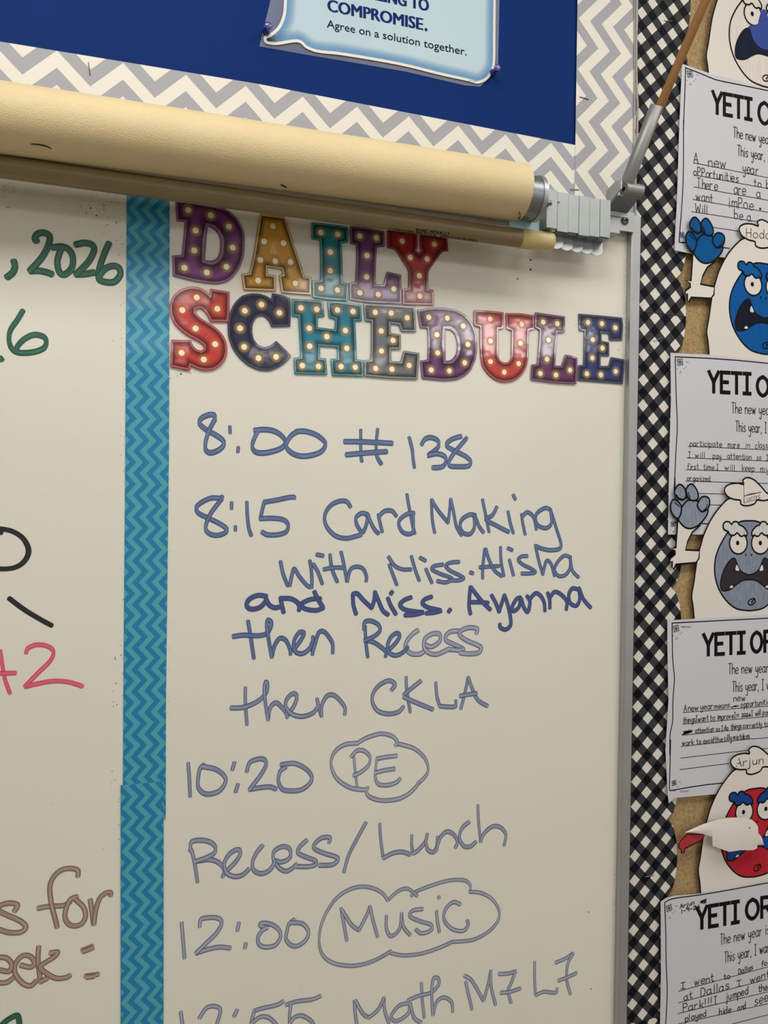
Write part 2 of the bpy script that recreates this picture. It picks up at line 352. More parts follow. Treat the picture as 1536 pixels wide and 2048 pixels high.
I_blue = ink('blue_marker', (38, 60, 116), (116, 140, 176), streak=.7)
I_pale = ink('thin_blue_marker', (48, 68, 130), (188, 191, 196), streak=.5)
I_green = ink('green_marker', (14, 66, 50), (62, 128, 104), streak=.9)
I_black = ink('black_marker', (16, 16, 22), (44, 44, 50))
I_pink = ink('pink_marker', (206, 50, 92), (232, 112, 138))
I_brown = ink('brown_marker', (106, 70, 64), (188, 166, 152), streak=.5)
A = crop(360, 800, 3.4909); B = crop(760, 800, 3.3391); C_ = crop(440, 1080, 3.84); D_ = crop(800, 1080, 3.657)
E_ = crop(340, 1440, 4.2667); F_ = crop(640, 1440, 3.657); G = crop(330, 1740, 4.1514); H = crop(620, 1740, 2.6483)
I_ = crop(0, 400, 4.2667); J = crop(0, 1000, 4.2667); K = crop(0, 1640, 4.2667)
HW = [
('blue handwritten time line reading 8:00 # 138', I_blue, 6, 10.5, [
 (A, "243,150 240,108 200,104 150,128 138,165 180,205 250,245 300,283 302,318 265,352 215,368 182,350 178,300 200,220 230,160 243,135;348,185 350,230;407,330 404,362;525,212 590,206 660,218 715,255 735,295 715,330 660,355 580,370 525,360 505,320 520,265 540,225;815,220 870,218 945,240 1000,280 1015,315 985,360 920,385 850,392 790,375 750,340 745,300 775,250 815,222;1262,208 1262,310 1264,390 1270,428;1380,203 1370,310 1375,390 1405,445;1152,290 1290,292 1478,302;1164,382 1290,370 1440,360"),
 (B, "195,250 215,330 222,400 230,450;278,297 300,262 340,250 385,270 390,310 355,345 325,368 380,358 430,375 440,410 415,445 355,452;540,243 490,258 450,285 450,310 500,340 570,375 605,410 590,440 530,445 470,440 462,410 490,360 540,300 572,262;578,250 574,262")]),
('blue handwritten line reading 8:15 Card Making', I_blue, 6, 9.5, [
 (A, "295,672 285,692;275,685 215,685 150,715 115,750 130,790 200,825 280,865 325,900 310,930 250,945 195,925 180,880 210,800 260,730 290,692;360,715 360,758;386,882 387,910;467,712 470,800 480,890 497,945;798,690 795,678 760,680 680,697 590,712;588,716 575,765 562,825;562,828 640,825 720,835 755,870 740,920 680,940 610,940 575,922;1190,745 1165,710 1120,705 1060,730 1020,780 1010,840 1035,900 1090,950 1160,965 1230,950 1262,940;1310,800 1270,790 1230,820 1235,870 1270,920 1290,900 1305,850 1310,800 1330,850 1360,905 1385,930;1385,800 1395,850 1412,920;1390,810 1430,775 1480,775 1510,810"),
 (B, "180,630 195,720 215,820 232,892;225,755 190,758 140,790 125,830 150,880 195,895 222,870 222,760;365,885 350,800 345,710 345,665;345,668 390,740 455,818;455,818 465,740 472,660;472,662 490,740 510,840 545,902;635,770 600,765 550,795 535,840 555,885 600,895 630,850 630,770 660,840 690,883;685,665 700,740 715,810 728,880;780,715 750,770 708,797 780,840 858,880;855,745 870,820 890,888;890,635 904,662;945,762 955,830 970,898;948,780 985,750 1025,780 1040,840 1044,865;1135,730 1100,722 1050,755 1040,800 1060,840 1110,855 1145,820 1138,730;1138,730 1160,800 1185,880 1208,955 1200,992 1140,1003 1080,992 1040,975")]),
('blue handwritten line reading with Miss. Alisha', I_blue, 6.5, 8.5, [
 (C_, "465,165 485,260 520,350;535,352 555,260 572,222 610,280 660,340 690,362;705,365 706,300 700,220 690,158;715,185 750,240 785,335;745,112 790,120;845,112 860,220 900,320;800,225 870,212 940,212;930,92 950,180 975,318;978,318 1000,230 1050,205 1100,222 1125,280 1122,315;1300,190 1330,270 1358,343;1295,130 1340,195 1400,225 1465,225;1470,125 1500,230 1530,310"),
 (D_, "190,212 210,260 233,312;148,130 185,150;312,180 250,190 235,215 290,245 370,275 375,293 330,310 275,300;430,160 370,165 335,190 370,225 440,260 465,280 430,295 385,295;515,236 533,244;605,280 605,200 615,110 620,65;628,65 650,140 690,220 743,263;585,200 650,195 722,190;735,52 740,160 760,262;800,145 815,200 830,258;790,60 820,74;930,118 890,120 865,145 900,180 960,210 990,235 950,245 892,245;990,37 1015,150 1045,252;1045,252 1070,155 1105,175 1130,262;1245,125 1200,115 1150,165 1130,220 1160,262 1210,255 1245,200 1245,125 1260,220 1305,272")]),
('dark blue handwritten line reading and Miss. Ayanna', ink('dark_blue_marker', (44, 58, 116), (76, 94, 146), streak=.6), 8, 9.5, [
 (C_, "355,432 290,425 225,455 205,500 235,530 300,520 345,480 355,460 380,500 420,520 450,515;465,442 475,500 488,555;465,448 540,450 590,475 610,510 606,540;725,397 750,450 788,512;770,450 700,455 640,480 620,500 660,530 740,540 793,520;1045,568 1025,500 1020,420;1022,415 1055,412 1100,460 1165,522;1165,520 1185,460 1190,397;1190,400 1215,460 1250,540 1290,573;1290,447 1310,500 1350,568;1322,398 1312,413"),
 (D_, "80,420 30,440 0,475 40,510 130,525 165,530 110,545 38,550;230,415 180,435 165,465 210,495 295,515 250,530 192,535;368,508 356,524;515,540 505,470 515,342;518,345 560,400 610,460 660,508;505,455 580,455 643,460;670,405 700,460 725,525;725,525 745,460 765,402;765,405 790,480 810,580 805,630 770,655 735,640 730,615;880,420 850,435 820,490 830,520 870,490 885,430 905,490 930,525 945,505;930,410 950,450 944,505;945,440 990,390 1030,410 1055,460 1060,518;1080,387 1095,440 1096,498;1092,430 1130,380 1180,400 1220,450 1216,508;1300,360 1260,355 1235,400 1245,460 1290,480 1315,430 1310,355 1340,430 1393,493")]),
('blue handwritten line reading then Recess', I_blue, 6.5, 9.5, [
 (C_, "215,622 235,740 260,908;105,740 180,730 280,735 350,722 385,680 395,635 370,615 360,660 375,770 398,900;398,900 420,810 460,755 505,770 535,830 542,878;560,850 620,770 645,715 610,710 575,760 565,820 590,865 640,870 690,830 705,790;715,740 710,800 710,880;712,860 735,780 760,710 800,705 840,750 865,800 865,868;1115,662 1120,780 1135,898;1105,690 1110,635 1150,620 1210,645 1230,690 1190,735 1115,770;1115,770 1180,785 1240,825 1275,860 1271,895;1290,850 1350,790 1380,735 1355,715 1310,750 1285,820 1305,870 1360,885 1420,850 1440,820")]),
('faint end of the then Recess line', I_pale, 6.5, 10, [
 (D_, "130,660 90,690 50,740 40,790 80,830 140,835 170,820;175,760 230,780 290,740 290,690 240,685 185,720 175,780 210,825 270,835 330,810 360,795;425,665 370,670 335,700 340,735 400,765 460,795 440,805 360,800;558,682 565,650 510,640 450,660 435,690 480,730 560,765 595,790 570,825 500,832 442,825")]),
('blue handwritten line reading then CKLA', ink('blue_grey_marker', (46, 68, 124), (160, 169, 186), streak=.6), 6, 9.5, [
 (C_, "195,1132 195,1250 207,1418;87,1290 180,1285 270,1250 325,1210 360,1160 365,1105 350,1095 340,1150 350,1260 370,1382;370,1382 385,1290 430,1250 480,1290 510,1330 515,1365;520,1345 570,1270 590,1200 560,1180 515,1220 505,1280 550,1335 630,1355 710,1330 745,1290;745,1217 760,1290 780,1352;780,1345 782,1270 820,1200 870,1190 920,1230 960,1290 957,1340;1318,1150 1345,1110 1300,1080 1230,1110 1180,1170 1170,1240 1210,1310 1290,1335 1370,1320 1408,1280"),
 (D_, "45,1002 50,1100 75,1258;150,1032 90,1080 30,1130;30,1148 120,1190 238,1238;262,1042 270,1140 290,1212;295,1215 360,1220 405,1215 408,1172;445,1233 470,1140 500,1002;500,1005 530,1090 570,1170 638,1213;442,1140 500,1130 558,1122")]),
('blue handwritten time reading 10:20', ink('washed_blue_marker', (48, 68, 128), (168, 174, 190), streak=.6), 6, 9.5, [
 (E_, "155,368 165,500 172,652;290,382 255,420 240,500 240,570 280,620 340,632 420,605 470,540 465,480 390,420 278,397;550,363 532,423;580,548 560,612;655,440 680,365 740,335 800,335 820,380 780,460 720,540 682,590;682,592 760,578 850,570 903,588;985,402 940,440 925,520 960,590 1040,605 1130,590 1200,530 1205,470 1150,410 1060,370 952,380")]),
('blue handwritten letters PE in a cloud outline', I_pale, 4.5, 9, [
 (F_, "270,170 180,180 110,230 80,310 105,400 160,460 240,500 330,510;350,490 340,530 370,565 450,588 560,580 640,545 700,490 725,450;725,460 780,400 790,340 760,270 690,210 600,180 565,175;270,172 330,135 400,110 460,100 530,120 565,160 552,188;248,262 258,380 272,488;230,268 270,225 320,225 365,270 355,330 300,380 248,405;558,262 490,270 418,283;415,290 408,350 405,420 430,470 500,475 560,455 585,428;407,385 470,368 543,357")]),
('blue handwritten line reading Recess / Lunch', ink('greyed_blue_marker', (48, 68, 128), (176, 181, 192), streak=.55), 5.5, 9.5, [
 (E_, "172,1105 190,1130 215,1250 235,1383;175,1100 185,1040 260,1025 340,1040 385,1080 380,1130 320,1170 225,1205;225,1205 340,1190 420,1220 465,1280 450,1338;480,1290 560,1210 600,1140 580,1105 510,1140 465,1220 480,1300 550,1335 620,1320 672,1272;788,1072 740,1130 705,1210 715,1280 780,1310 850,1280 890,1220;890,1200 960,1210 1025,1170 1020,1100 960,1080 890,1120 885,1190 930,1260 990,1290 1050,1260 1080,1230;1165,1027 1110,1080 1090,1130 1150,1165 1240,1200 1240,1235 1180,1250 1088,1250;1357,1048 1365,1005 1300,1005 1240,1050 1230,1095 1310,1135 1420,1170 1430,1200 1380,1235 1278,1240"),
 (F_, "335,752 270,870 210,990 175,1113;437,757 445,880 462,1005;466,1008 530,975 600,965 658,983;672,842 670,910 680,970;682,975 720,950 770,890 785,832;785,835 775,890 790,950 830,965 855,930;860,852 850,958;852,950 880,860 930,815 980,840 1005,890 991,932;1088,747 1040,790 1020,860 1050,920 1100,925 1138,892;1155,622 1160,740 1175,890;1175,890 1200,830 1260,780 1320,785 1360,840 1346,917")]),
('blue handwritten time reading 12:00', I_pale, 6, 9, [
 (G, "138,438 150,580 162,732;288,472 300,410 370,395 440,400 470,440 430,520 350,600 260,688;262,690 350,660 450,640 540,648;614,437 601,503;672,608 663,648;850,480 790,460 810,440 880,450 940,490 960,550 920,620 850,640 790,625 770,570 800,510 838,482;1073,412 1030,450 1015,500 1005,570 1040,620 1100,630 1170,580 1190,510 1140,445 1042,437")]),
('blue handwritten word Music in a cloud outline', I_pale, 4.2, 8, [
 (H, "412,162 380,120 310,90 230,95 150,140 90,220 55,310 50,400 80,465 150,500 250,505 350,475 428,430;430,440 500,452 600,440 700,405 758,378;760,380 860,370 940,330 995,270 1000,210 960,150 900,120 848,115;846,112 850,85 820,55 740,55 650,80 560,115 537,138;415,158 470,110 520,100 568,138")]),
('blue handwritten word Music inside its cloud', I_pale, 6, 8.5, [
 (H, "165,202 180,290 195,373;172,215 220,290 260,318;260,318 300,240 318,192;318,195 335,270 358,353;405,242 405,310 430,350 475,310 485,228;485,228 495,300 530,343;595,207 545,215 530,245 580,270 640,290 640,320 590,335 562,315;670,217 675,270 685,328;682,140 684,150;795,182 760,170 720,205 710,260 750,310 810,322 838,290 832,267")]),
('blue handwritten line reading 12:55 Math M7 L7', I_pale, 6, 8.5, [
 (G, "130,1178 145,1279 150,1330;287,1228 340,1150 400,1130 455,1150 455,1200 430,1279 410,1320;600,1163 573,1213;978,1092 930,1120 800,1150 742,1170;740,1175 720,1250 715,1278;717,1275 790,1220 860,1225 920,1279 930,1310;1288,1047 1220,1075 1100,1090 1008,1118;1045,1118 1035,1200 1035,1270;1037,1270 1080,1220 1140,1210 1210,1250 1240,1300"),
 (H, "235,692 240,760 250,828;240,690 280,760 310,780;310,782 360,740 392,677;392,680 395,740 418,812;520,705 470,720 430,775 460,800 520,760 530,710 550,780 588,808;590,597 595,690 605,782;520,690 580,665 640,650 680,610 680,575 655,575 645,640 650,768;652,768 670,700 710,675 750,700 756,752;825,592 840,660 858,738;820,560 860,590 918,692;920,692 945,600 958,532;958,535 960,620 983,713;1002,550 1050,548 1088,537;1088,540 1065,600 1050,640 1065,703;1012,650 1060,645 1113,627;1190,487 1190,580 1195,662;1197,663 1240,645 1300,650 1309,627;1302,490 1350,470 1393,442;1393,445 1365,500 1360,580 1380,658;1317,585 1360,570 1410,546")]),
('green handwritten date ending in 2026', I_green, 10, 11.5, [
 (I_, "118,520 128,570 108,620 62,658;312,352 298,325 325,288 380,280 425,315 408,400 350,500 258,602;262,606 330,603 400,617 440,632;452,405 530,398 590,425 622,490 612,580 550,636 505,610 490,520 518,425;650,380 720,366 785,382 803,430 760,520 690,595 650,632;652,634 720,632 800,618;930,370 890,460 850,580 842,665 880,695 970,700 1025,640 1015,580 960,562 890,592 848,650")]),
('green handwritten number ending in 6', I_green, 7, 10, [
 (I_, "2,1345 15,1365;195,945 150,1020 90,1110 77,1190 100,1265 160,1302 280,1298 370,1265 395,1210 368,1165 290,1150 210,1185 155,1240 142,1272")]),
('black handwritten oval stroke at the board left', I_black, 9, 8, [
 (J, "-70,290 -30,250 0,245 100,265 190,320 238,400 238,470 190,540 110,580 0,587 -60,570 -110,500;-10,270 12,278"), (J, "80,840 200,930 330,1010 440,1070")]),
('pink handwritten number ending in 42', I_pink, 5.5, 8, [
 (J, "2,1285 15,1370 40,1520 85,1648;-100,1480 0,1478 128,1476;222,1305 240,1265 310,1235 400,1245 455,1290 430,1370 330,1470 215,1588;218,1592 330,1565 450,1545 570,1550 680,1580;700,1582 690,1592")]),
('brown handwritten words s for and eek with a colon', I_brown, 8, 9, [
 (K, "125,775 148,725 80,708 0,730 -20,765 60,810 170,860 220,910 180,955 80,960 0,935;665,478 662,430 600,412 520,430 455,490 425,580 440,720 470,840 488,912;330,752 430,735 540,730 598,697;655,655 600,680 560,770 560,850 610,900 690,890 730,820 710,740 642,677;770,682 785,780 800,888;802,885 815,780 850,670 900,625 940,618 945,643;0,1170 60,1180 100,1230 80,1290 0,1280;0,1390 60,1385 120,1340;180,1240 260,1255 295,1220 260,1165 190,1160 130,1230 130,1310 190,1390 260,1415 310,1372;330,1082 325,1200 345,1378;432,1135 490,1127 460,1170 345,1250 400,1310 480,1350 560,1345 595,1327;345,1380 398,1352;705,1112 745,1095 785,1078;712,1122 790,1090;730,1332 780,1325 835,1318;745,1342 800,1335")]),
('green handwritten stroke cut off at the bottom', I_green, 9, 10, [(K, "-20,1800 30,1735 90,1690 150,1672 168,1760 165,1850")]),
]
sc = 0
for lab, m, w0, w1, strokes in HW:
    px = [cv(smooth(s_, 7)) for cv, st in strokes for s_ in P(st)]
    grp = list(range(len(px)))                       # strokes closer than a letter gap belong to one word
    for i in range(len(px)):
        for j in range(i):
            if grp[i] != grp[j] and min(math.dist(p, q) for p in px[i] for q in px[j]) < 30:
                g0, g1 = grp[i], grp[j]; grp = [g1 if g == g0 else g for g in grp]
    gs = sorted(set(grp), key=lambda g: min(p[0] for k, q in enumerate(px) if grp[k] == g for p in q))
    for g in gs:
        mb = MB()
        for k, q in enumerate(px):
            if grp[k] != g: continue
            sc += 1
            mb.ribbon(wall(q, -.0003), m, -.0003 - .000012*(sc % 12), w0*PX, w1*PX, step=.0000006)
        tag(mb.build('handwritten_word', wb), lab if len(gs) == 1 else 'part of the ' + lab)
# specks of dried marker dust
mb = MB(); m_speck = mat('dried_marker_specks', (58, 54, 50), .7)
def specks(n, x0, y0, x1, y1, r0=.5, r1=1.3):
    for _ in range(n):
        c = wall([(random.uniform(x0, x1), random.uniform(y0, y1))])[0]; r = random.uniform(r0, r1)*PX*.8
        mb.disc(c, r, m_speck, -.00025, 6)
for a in ((26, 150, 385, 250, 450), (10, 5, 370, 30, 420), (14, 200, 440, 248, 520), (60, 240, 470, 250, 1400, .4, .9), (12, 225, 1300, 246, 1420), (14, 222, 1530, 240, 1700), (12, 340, 738, 395, 752, .4, .9), (60, 1246, 480, 1252, 760, .4, 1.), (50, 1226, 1740, 1231, 2040, .4, 1.), (40, 1238, 1000, 1243, 1500, .4, .8),
          (18, 1100, 880, 1230, 1010, .3, .7), (12, 1030, 450, 1240, 640, .4, .9), (40, 5, 420, 1220, 2040, .3, .8), (8, 1125, 480, 1250, 760), (24, 334, 700, 342, 1560, .4, .8)): specks(*a)
for q, r in (((1061, 520), 2.2), ((1061, 539), 2.4), ((1035, 558), 1.6), ((181, 416.5), 1.3), ((193, 431), 1.3), ((223, 374), 1.2), ((1177, 1824), 1.4), ((1182, 1978), 1.4), ((362, 748), 1.5)):
    mb.disc(wall([q])[0], r*PX, m_speck, -.00025, 8)
tag(mb.build('marker_specks', wb), 'dark specks of dried marker', kind='stuff')

# ------------------------------------------------------------------ teal chevron tape on the board
TAPE = dict(vertical=True, Pd=.02625, Sd=.0151, k=.88, sign=-1, c0=(74, 162, 178), c1=(0, 124, 172), rough=.5, coat=.3, bump=(14, .3, .002))
m_tape = chevron('teal_chevron_tape', **TAPE)
def tape(px, Y, ref, label):
    mb = MB(); mb.plate(wall(px, Y), m_tape, Y, .0003)
    r = at(ref, Y); tag(mb.build('border_tape', origin=(r.x, Y, r.z)), label, 'border tape', 'teal chevron border tape strips')
tape([(253.5, 375), (339.5, 375), (338, 900), (332, 1400), (331.5, 1638), (328.5, 1640), (326, 1590), (245.5, 1590), (246.5, 1400), (250, 960)][::-1], -.0005, (251.2, 1078), 'long upper strip of teal and blue chevron tape below the rolled map')
tape([(241.3, 1571), (246, 1570), (325, 1563), (327.6, 1565), (327.3, 1640), (326.6, 2600), (241.3, 2600)][::-1], -.0011, (243.7, 1660.6), 'lower strip of teal and blue chevron tape left of Recess and Music')

# ------------------------------------------------------------------ marquee letters
L1 = crop(320, 390, 6.4); L2 = crop(560, 420, 6.4); L3 = crop(320, 570, 5.4857); L4 = crop(580, 580, 5.4857); L5 = crop(820, 600, 5.9077)
L6 = crop(1040, 610, 6.9818); L7 = crop(760, 440, 7.68); M1 = crop(320, 380, 3.2); ID = lambda p: p
m_bulb = mat('printed_bulb', (247, 238, 214), .3, coat=.5)
m_glow = fade('printed_bulb_halo', (214, 172, 50), .4, .9, .95)
m_glow_r = fade('printed_bulb_halo_orange', (246, 140, 52), .4, 1., .95)
LET = [
('D', L1, 'purple letter D card at the start of the word DAILY', (122, 52, 124), (148, 94, 140), 'c', "195,60 400,80 600,125 740,145 860,185 970,280 1050,400 1085,520 1085,650 1070,800 1020,940 930,1060 850,1115 740,1140 600,1130 400,1095 165,1035 158,775 280,770 300,560 320,345 215,335",
 "612,400 680,430 735,480 770,560 775,660 760,760 720,820 660,845 575,835 590,600", L1, "362,195 650,260 882,405 930,675 850,920 600,992 312,932 437,712 455,455"),
('A', M1, 'gold letter A card in the word DAILY', (206, 148, 44), (212, 176, 104), '', "640,152 800,172 858,350 925,550 970,558 968,672 778,658 760,545 785,540 778,508 690,495 690,540 740,545 742,648 535,640 522,535 572,530 600,410", None, M1, "722,232 666,330 790,340 642,448 737,455 835,462 628,580 866,598"),
('I', L2, 'teal letter I card in the word DAILY', (12, 132, 146), (40, 152, 154), '', "405,160 640,180 870,215 880,250 870,420 790,425 800,640 805,920 880,945 865,1165 640,1150 420,1120 412,905 520,895 520,640 510,390 405,375", None, L2, "523,287 738,312 643,540 643,778 525,1003 735,1025"),
('L', ID, 'purple letter L card between teal I and red Y', (112, 54, 120), (134, 86, 132), '', "699.8,451.3 731.9,455.2 768.6,462.2 769.4,493.4 753.8,495 751.4,532.5 751.4,568.4 767,569.2 774.1,543.2 802.3,549.5 803.6,608 731.9,605.2 699.1,599.7 698.3,565.3 710.8,563.8 713.1,520 712.3,490.3 700.6,488", None, ID, "719.4,472.3 752.5,475.5 733.8,511.4 733.1,554 719.7,585.6 756.3,588.8 787.3,578"),
('Y', L7, 'red letter Y card at the end of the word DAILY', (168, 22, 28), (178, 48, 62), '', "110,120 340,140 575,165 575,430 552,470 600,515 640,465 614,430 610,170 830,215 1030,260 1050,480 950,490 840,650 740,795 740,1060 825,1075 830,1310 350,1300 345,1060 440,1045 440,770 340,620 235,455 110,430", None, L7, "340,325 833,375 465,575 722,598 603,857 610,1168"),
('S', L3, 'red-orange letter S card at the start of SCHEDULE', (196, 58, 50), (202, 84, 88), '', "550,40 762,75 762,270 752,405 550,402 530,350 500,300 465,262 430,250 395,265 390,300 430,350 500,395 600,455 680,530 730,620 740,720 720,810 670,880 590,930 500,940 410,920 340,885 325,940 110,895 125,600 340,605 360,660 400,705 450,720 480,700 480,660 430,620 340,575 240,510 160,430 110,330 105,220 140,120 220,50 330,15 430,25 500,60 545,110", None, L3, "403,137 245,277 628,262 390,478 605,650 237,745 480,818"),
('C', L3, 'navy letter C card in the word SCHEDULE', (32, 36, 78), (62, 62, 104), '', "1230,90 1330,105 1430,145 1435,300 1430,455 1220,460 1200,400 1150,345 1100,335 1050,360 1015,430 1010,520 1030,600 1080,660 1150,685 1220,660 1275,612 1360,690 1440,775 1390,840 1310,900 1200,945 1080,935 960,880 860,790 790,690 745,560 740,430 760,310 820,190 900,115 1000,90 1100,95 1180,125 1220,155", None, L3, "1113,215 930,283 1310,305 878,475 923,680 1080,803 1273,790"),
('H', L4, 'teal letter H card in the word SCHEDULE', (8, 124, 150), (36, 140, 156), '', "20,95 200,105 360,120 380,290 305,295 305,410 490,430 495,320 425,300 410,125 520,120 780,160 790,340 715,340 725,550 730,760 805,770 805,950 460,940 445,755 520,750 515,630 330,615 330,745 395,750 410,930 50,920 40,745 115,735 105,540 90,290 20,285", None, L4, "120,197 293,212 520,220 690,235 210,420 607,445 403,512 215,617 622,640 135,830 313,838 560,840 715,848"),
('E', L4, 'grey letter E card in the word SCHEDULE', (108, 113, 122), (140, 142, 146), '', "805,145 1080,160 1370,180 1385,460 1220,455 1195,380 1105,370 1105,470 1215,490 1215,650 1110,650 1110,780 1215,785 1245,665 1420,690 1400,980 1100,970 815,945 815,770 885,765 890,560 890,345 820,340", None, L4, "935,245 1110,255 1285,305 1000,450 1130,553 1003,670 940,862 1118,870 1307,828"),
('D', L5, 'purple letter D card in the word SCHEDULE', (106, 52, 108), (140, 96, 138), '', "85,115 250,90 400,90 550,115 660,180 740,280 785,400 795,550 780,690 720,830 640,905 540,945 400,955 140,930 120,715 205,705 215,500 205,335 120,330", "415,345 480,350 530,400 555,480 560,570 540,650 490,710 420,720 415,520", L5, "222,205 440,215 627,307 317,410 683,525 327,625 645,742 250,827 465,838"),
('U', L5, 'red letter U card in the word SCHEDULE', (194, 62, 54), (192, 84, 88), '', "755,120 930,125 1105,145 1105,340 1045,345 1045,500 1040,650 1060,710 1110,740 1160,735 1195,690 1200,520 1200,360 1140,340 1130,155 1300,155 1465,180 1470,345 1405,360 1400,520 1400,680 1375,800 1310,900 1220,960 1110,975 1010,950 920,880 850,780 830,640 825,480 825,320 755,300", None, L5, "1320,287 950,485 1303,512 950,728 1283,752 1112,853 945,225"),
('L', L6, 'purple letter L card beside the blue E in SCHEDULE', (100, 46, 98), (132, 82, 124), '', "210,100 420,130 630,160 625,380 525,385 505,600 490,845 580,850 630,690 720,705 800,740 800,920 785,1105 480,1090 150,1045 160,830 240,825 260,600 275,350 205,310", None, L6, "322,240 520,262 397,487 375,758 283,957 500,978 697,910"),
('E', L6, 'dark blue letter E card at the end of SCHEDULE', (36, 54, 116), (70, 78, 112), '', "815,120 1120,145 1425,175 1440,280 1425,495 1250,495 1235,400 1140,390 1140,500 1245,520 1245,715 1125,710 1125,850 1235,850 1270,725 1460,760 1455,900 1435,1105 1120,1080 805,1055 815,840 885,835 890,600 895,365 825,355", None, L6, "948,245 1142,262 1330,318 1015,485 1150,603 1008,740 932,962 1127,975 1335,928"),
]
def area2(p): return sum(p[i-1][0]*p[i][1] - p[i][0]*p[i-1][1] for i in range(len(p)))
def corner_smooth(pts, r, amax=180):
    """round each corner a little"""
    out = []
    for i, p in enumerate(pts):
        a = Vector(pts[i-1]); b = Vector(p); c = Vector(pts[(i+1) % len(pts)])
        da, dc = (a-b), (c-b)
        if math.degrees((b-a).angle(c-b, 0)) > amax: out.append(tuple(b)); continue
        ra = min(r, da.length*.3); rc = min(r, dc.length*.3)
        q0 = b + da.normalized()*ra; q1 = b + dc.normalized()*rc
        for t in (0, .5, 1): out.append(tuple((1-t)**2*q0 + 2*t*(1-t)*b + t*t*q1))
    return out
def inset(poly, d):
    s = 1 if area2(poly) > 0 else -1; N = len(poly); out = []
    for i in range(N):
        a, b, c = Vector(poly[i-1]), Vector(poly[i]), Vector(poly[(i+1) % N])
        d1 = (b-a).normalized(); d2 = (c-b).normalized()
        n1 = Vector((-d1.y, d1.x))*s; n2 = Vector((-d2.y, d2.x))*s
        n = n1+n2
        n = n.normalized() if n.length > 1e-6 else n1
        out.append(tuple(b + n*min(d/max(n.dot(n1), .4), d*1.8)))
    return out
bulb_mesh = None
for i, (ch, cv, lab, fc, rc, fl, out_s, hole_s, bcv, bul) in enumerate(LET):
    Y = -.0016 - .0003*(i % 3)
    tot = wall(cv(P(out_s)[0]), Y); hol = wall(bcv(P(hole_s)[0]), Y) if hole_s else None
    tot = corner_smooth(tot, .004, 50)
    if hol: hol = corner_smooth(hol, .003, 50)
    if area2(tot) < 0: tot.reverse()
    if hol and area2(hol) > 0: hol.reverse()
    cx = sum(p[0] for p in tot)/len(tot); cz = sum(p[1] for p in tot)/len(tot)
    root = thing('marquee_letter', (cx, Y, cz), lab, 'letter', 'marquee title letters')
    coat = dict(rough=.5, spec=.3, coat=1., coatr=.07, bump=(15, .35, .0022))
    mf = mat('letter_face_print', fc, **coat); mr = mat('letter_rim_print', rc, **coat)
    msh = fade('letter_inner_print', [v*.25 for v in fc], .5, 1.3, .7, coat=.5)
    mb = MB(); mb.plate(corner_smooth(tot, .0012), mf, Y, .0005, [hol] if hol else ())
    loops = [tot] + ([hol] if hol else [])
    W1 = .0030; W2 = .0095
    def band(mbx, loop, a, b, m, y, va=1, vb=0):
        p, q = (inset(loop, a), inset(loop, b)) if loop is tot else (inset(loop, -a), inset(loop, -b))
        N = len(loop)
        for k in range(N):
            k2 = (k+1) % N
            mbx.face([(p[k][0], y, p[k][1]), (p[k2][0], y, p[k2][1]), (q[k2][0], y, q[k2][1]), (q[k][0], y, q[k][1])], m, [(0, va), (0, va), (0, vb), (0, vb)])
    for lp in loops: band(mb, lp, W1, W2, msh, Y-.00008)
    mb.build('face', root)
    mb = MB()
    for lp in loops:
        band(mb, lp, 0, W1, mr, Y-.00016, .5, .5)
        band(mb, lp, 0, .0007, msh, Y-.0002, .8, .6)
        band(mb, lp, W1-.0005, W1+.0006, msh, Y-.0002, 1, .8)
    mb.build('rim', root)
    if ch == 'A':
        t = wall(M1([(725, 330), (752, 412), (698, 408)]), Y); mb = MB()
        mb.face([(p[0], Y-.0002, p[1]) for p in t], mr); mb.build('triangle_patch', root)
    gm = m_glow_r if fc[0] > 150 and fc[1] < 100 else m_glow
    for q in wall(bcv(P(bul)[0]), Y):
        mb = MB(); mb.disc(q, .0082, gm, Y-.00026); mb.disc(q, .0036, m_bulb, Y-.00034, 16); mb.build('bulb', root)

# ------------------------------------------------------------------ upper bulletin board
mb = MB(); Yb = .001
bx1 = at((1274, 0), Yb).x; cz0 = at((1149, 290), Yb).z
bb = thing('bulletin_board', (.3, Yb, 2.2), 'bulletin board covered in plain dark blue paper above the rolled map', 'bulletin board')
mb.box((-.6, Yb+.002, ftop+.0006), (bx1, .03, 2.75), mat('cork_board', (170, 130, 90), .9)); mb.build('board', bb)
mb = MB(); mb.box((-.6, Yb, cz0-.01), (at((1152, 100), Yb).x+.004, Yb+.0015, 2.75), m_blue); mb.build('backing_paper', bb)
CH = dict(Pd=.0721, Sd=.0389, k=.95, sign=1, c0=(163, 163, 168), c1=(232, 226, 212), rough=.55)
m_ch = chevron('grey_chevron_print', vertical=False, **CH); m_cv = chevron('grey_chevron_print_upright', vertical=True, **CH)
Yc = -.0012
mb = MB(); lft = at((0, 83), Yc); mid = at((512, 167), Yc); r_ = at((1150, 290), Yc)
mb.plate([(-.6, ftop+.0006), (r_.x+.006, ftop+.0006), (r_.x+.006, r_.z), (mid.x, mid.z), (lft.x, lft.z), (-.6, lft.z)], m_ch, Yc, .0004)
o = at((491.7, 171.7), Yc); tag(mb.build('bulletin_border', origin=(o.x, Yc, o.z)), 'horizontal grey and white zigzag border strip below the blue paper', 'border strip', 'grey zigzag border strips')
Yd = -.002
mb = MB(); a = at((1153, 0), Yd); b = at((1149.5, 385), Yd)
bxl = at((1269, 410), Yd).x; slp = (bx1-bxl)/(at((1274, 0)).z-at((1269, 410)).z)
xr2_ = lambda z: bxl + slp*(z-at((1269, 410)).z)
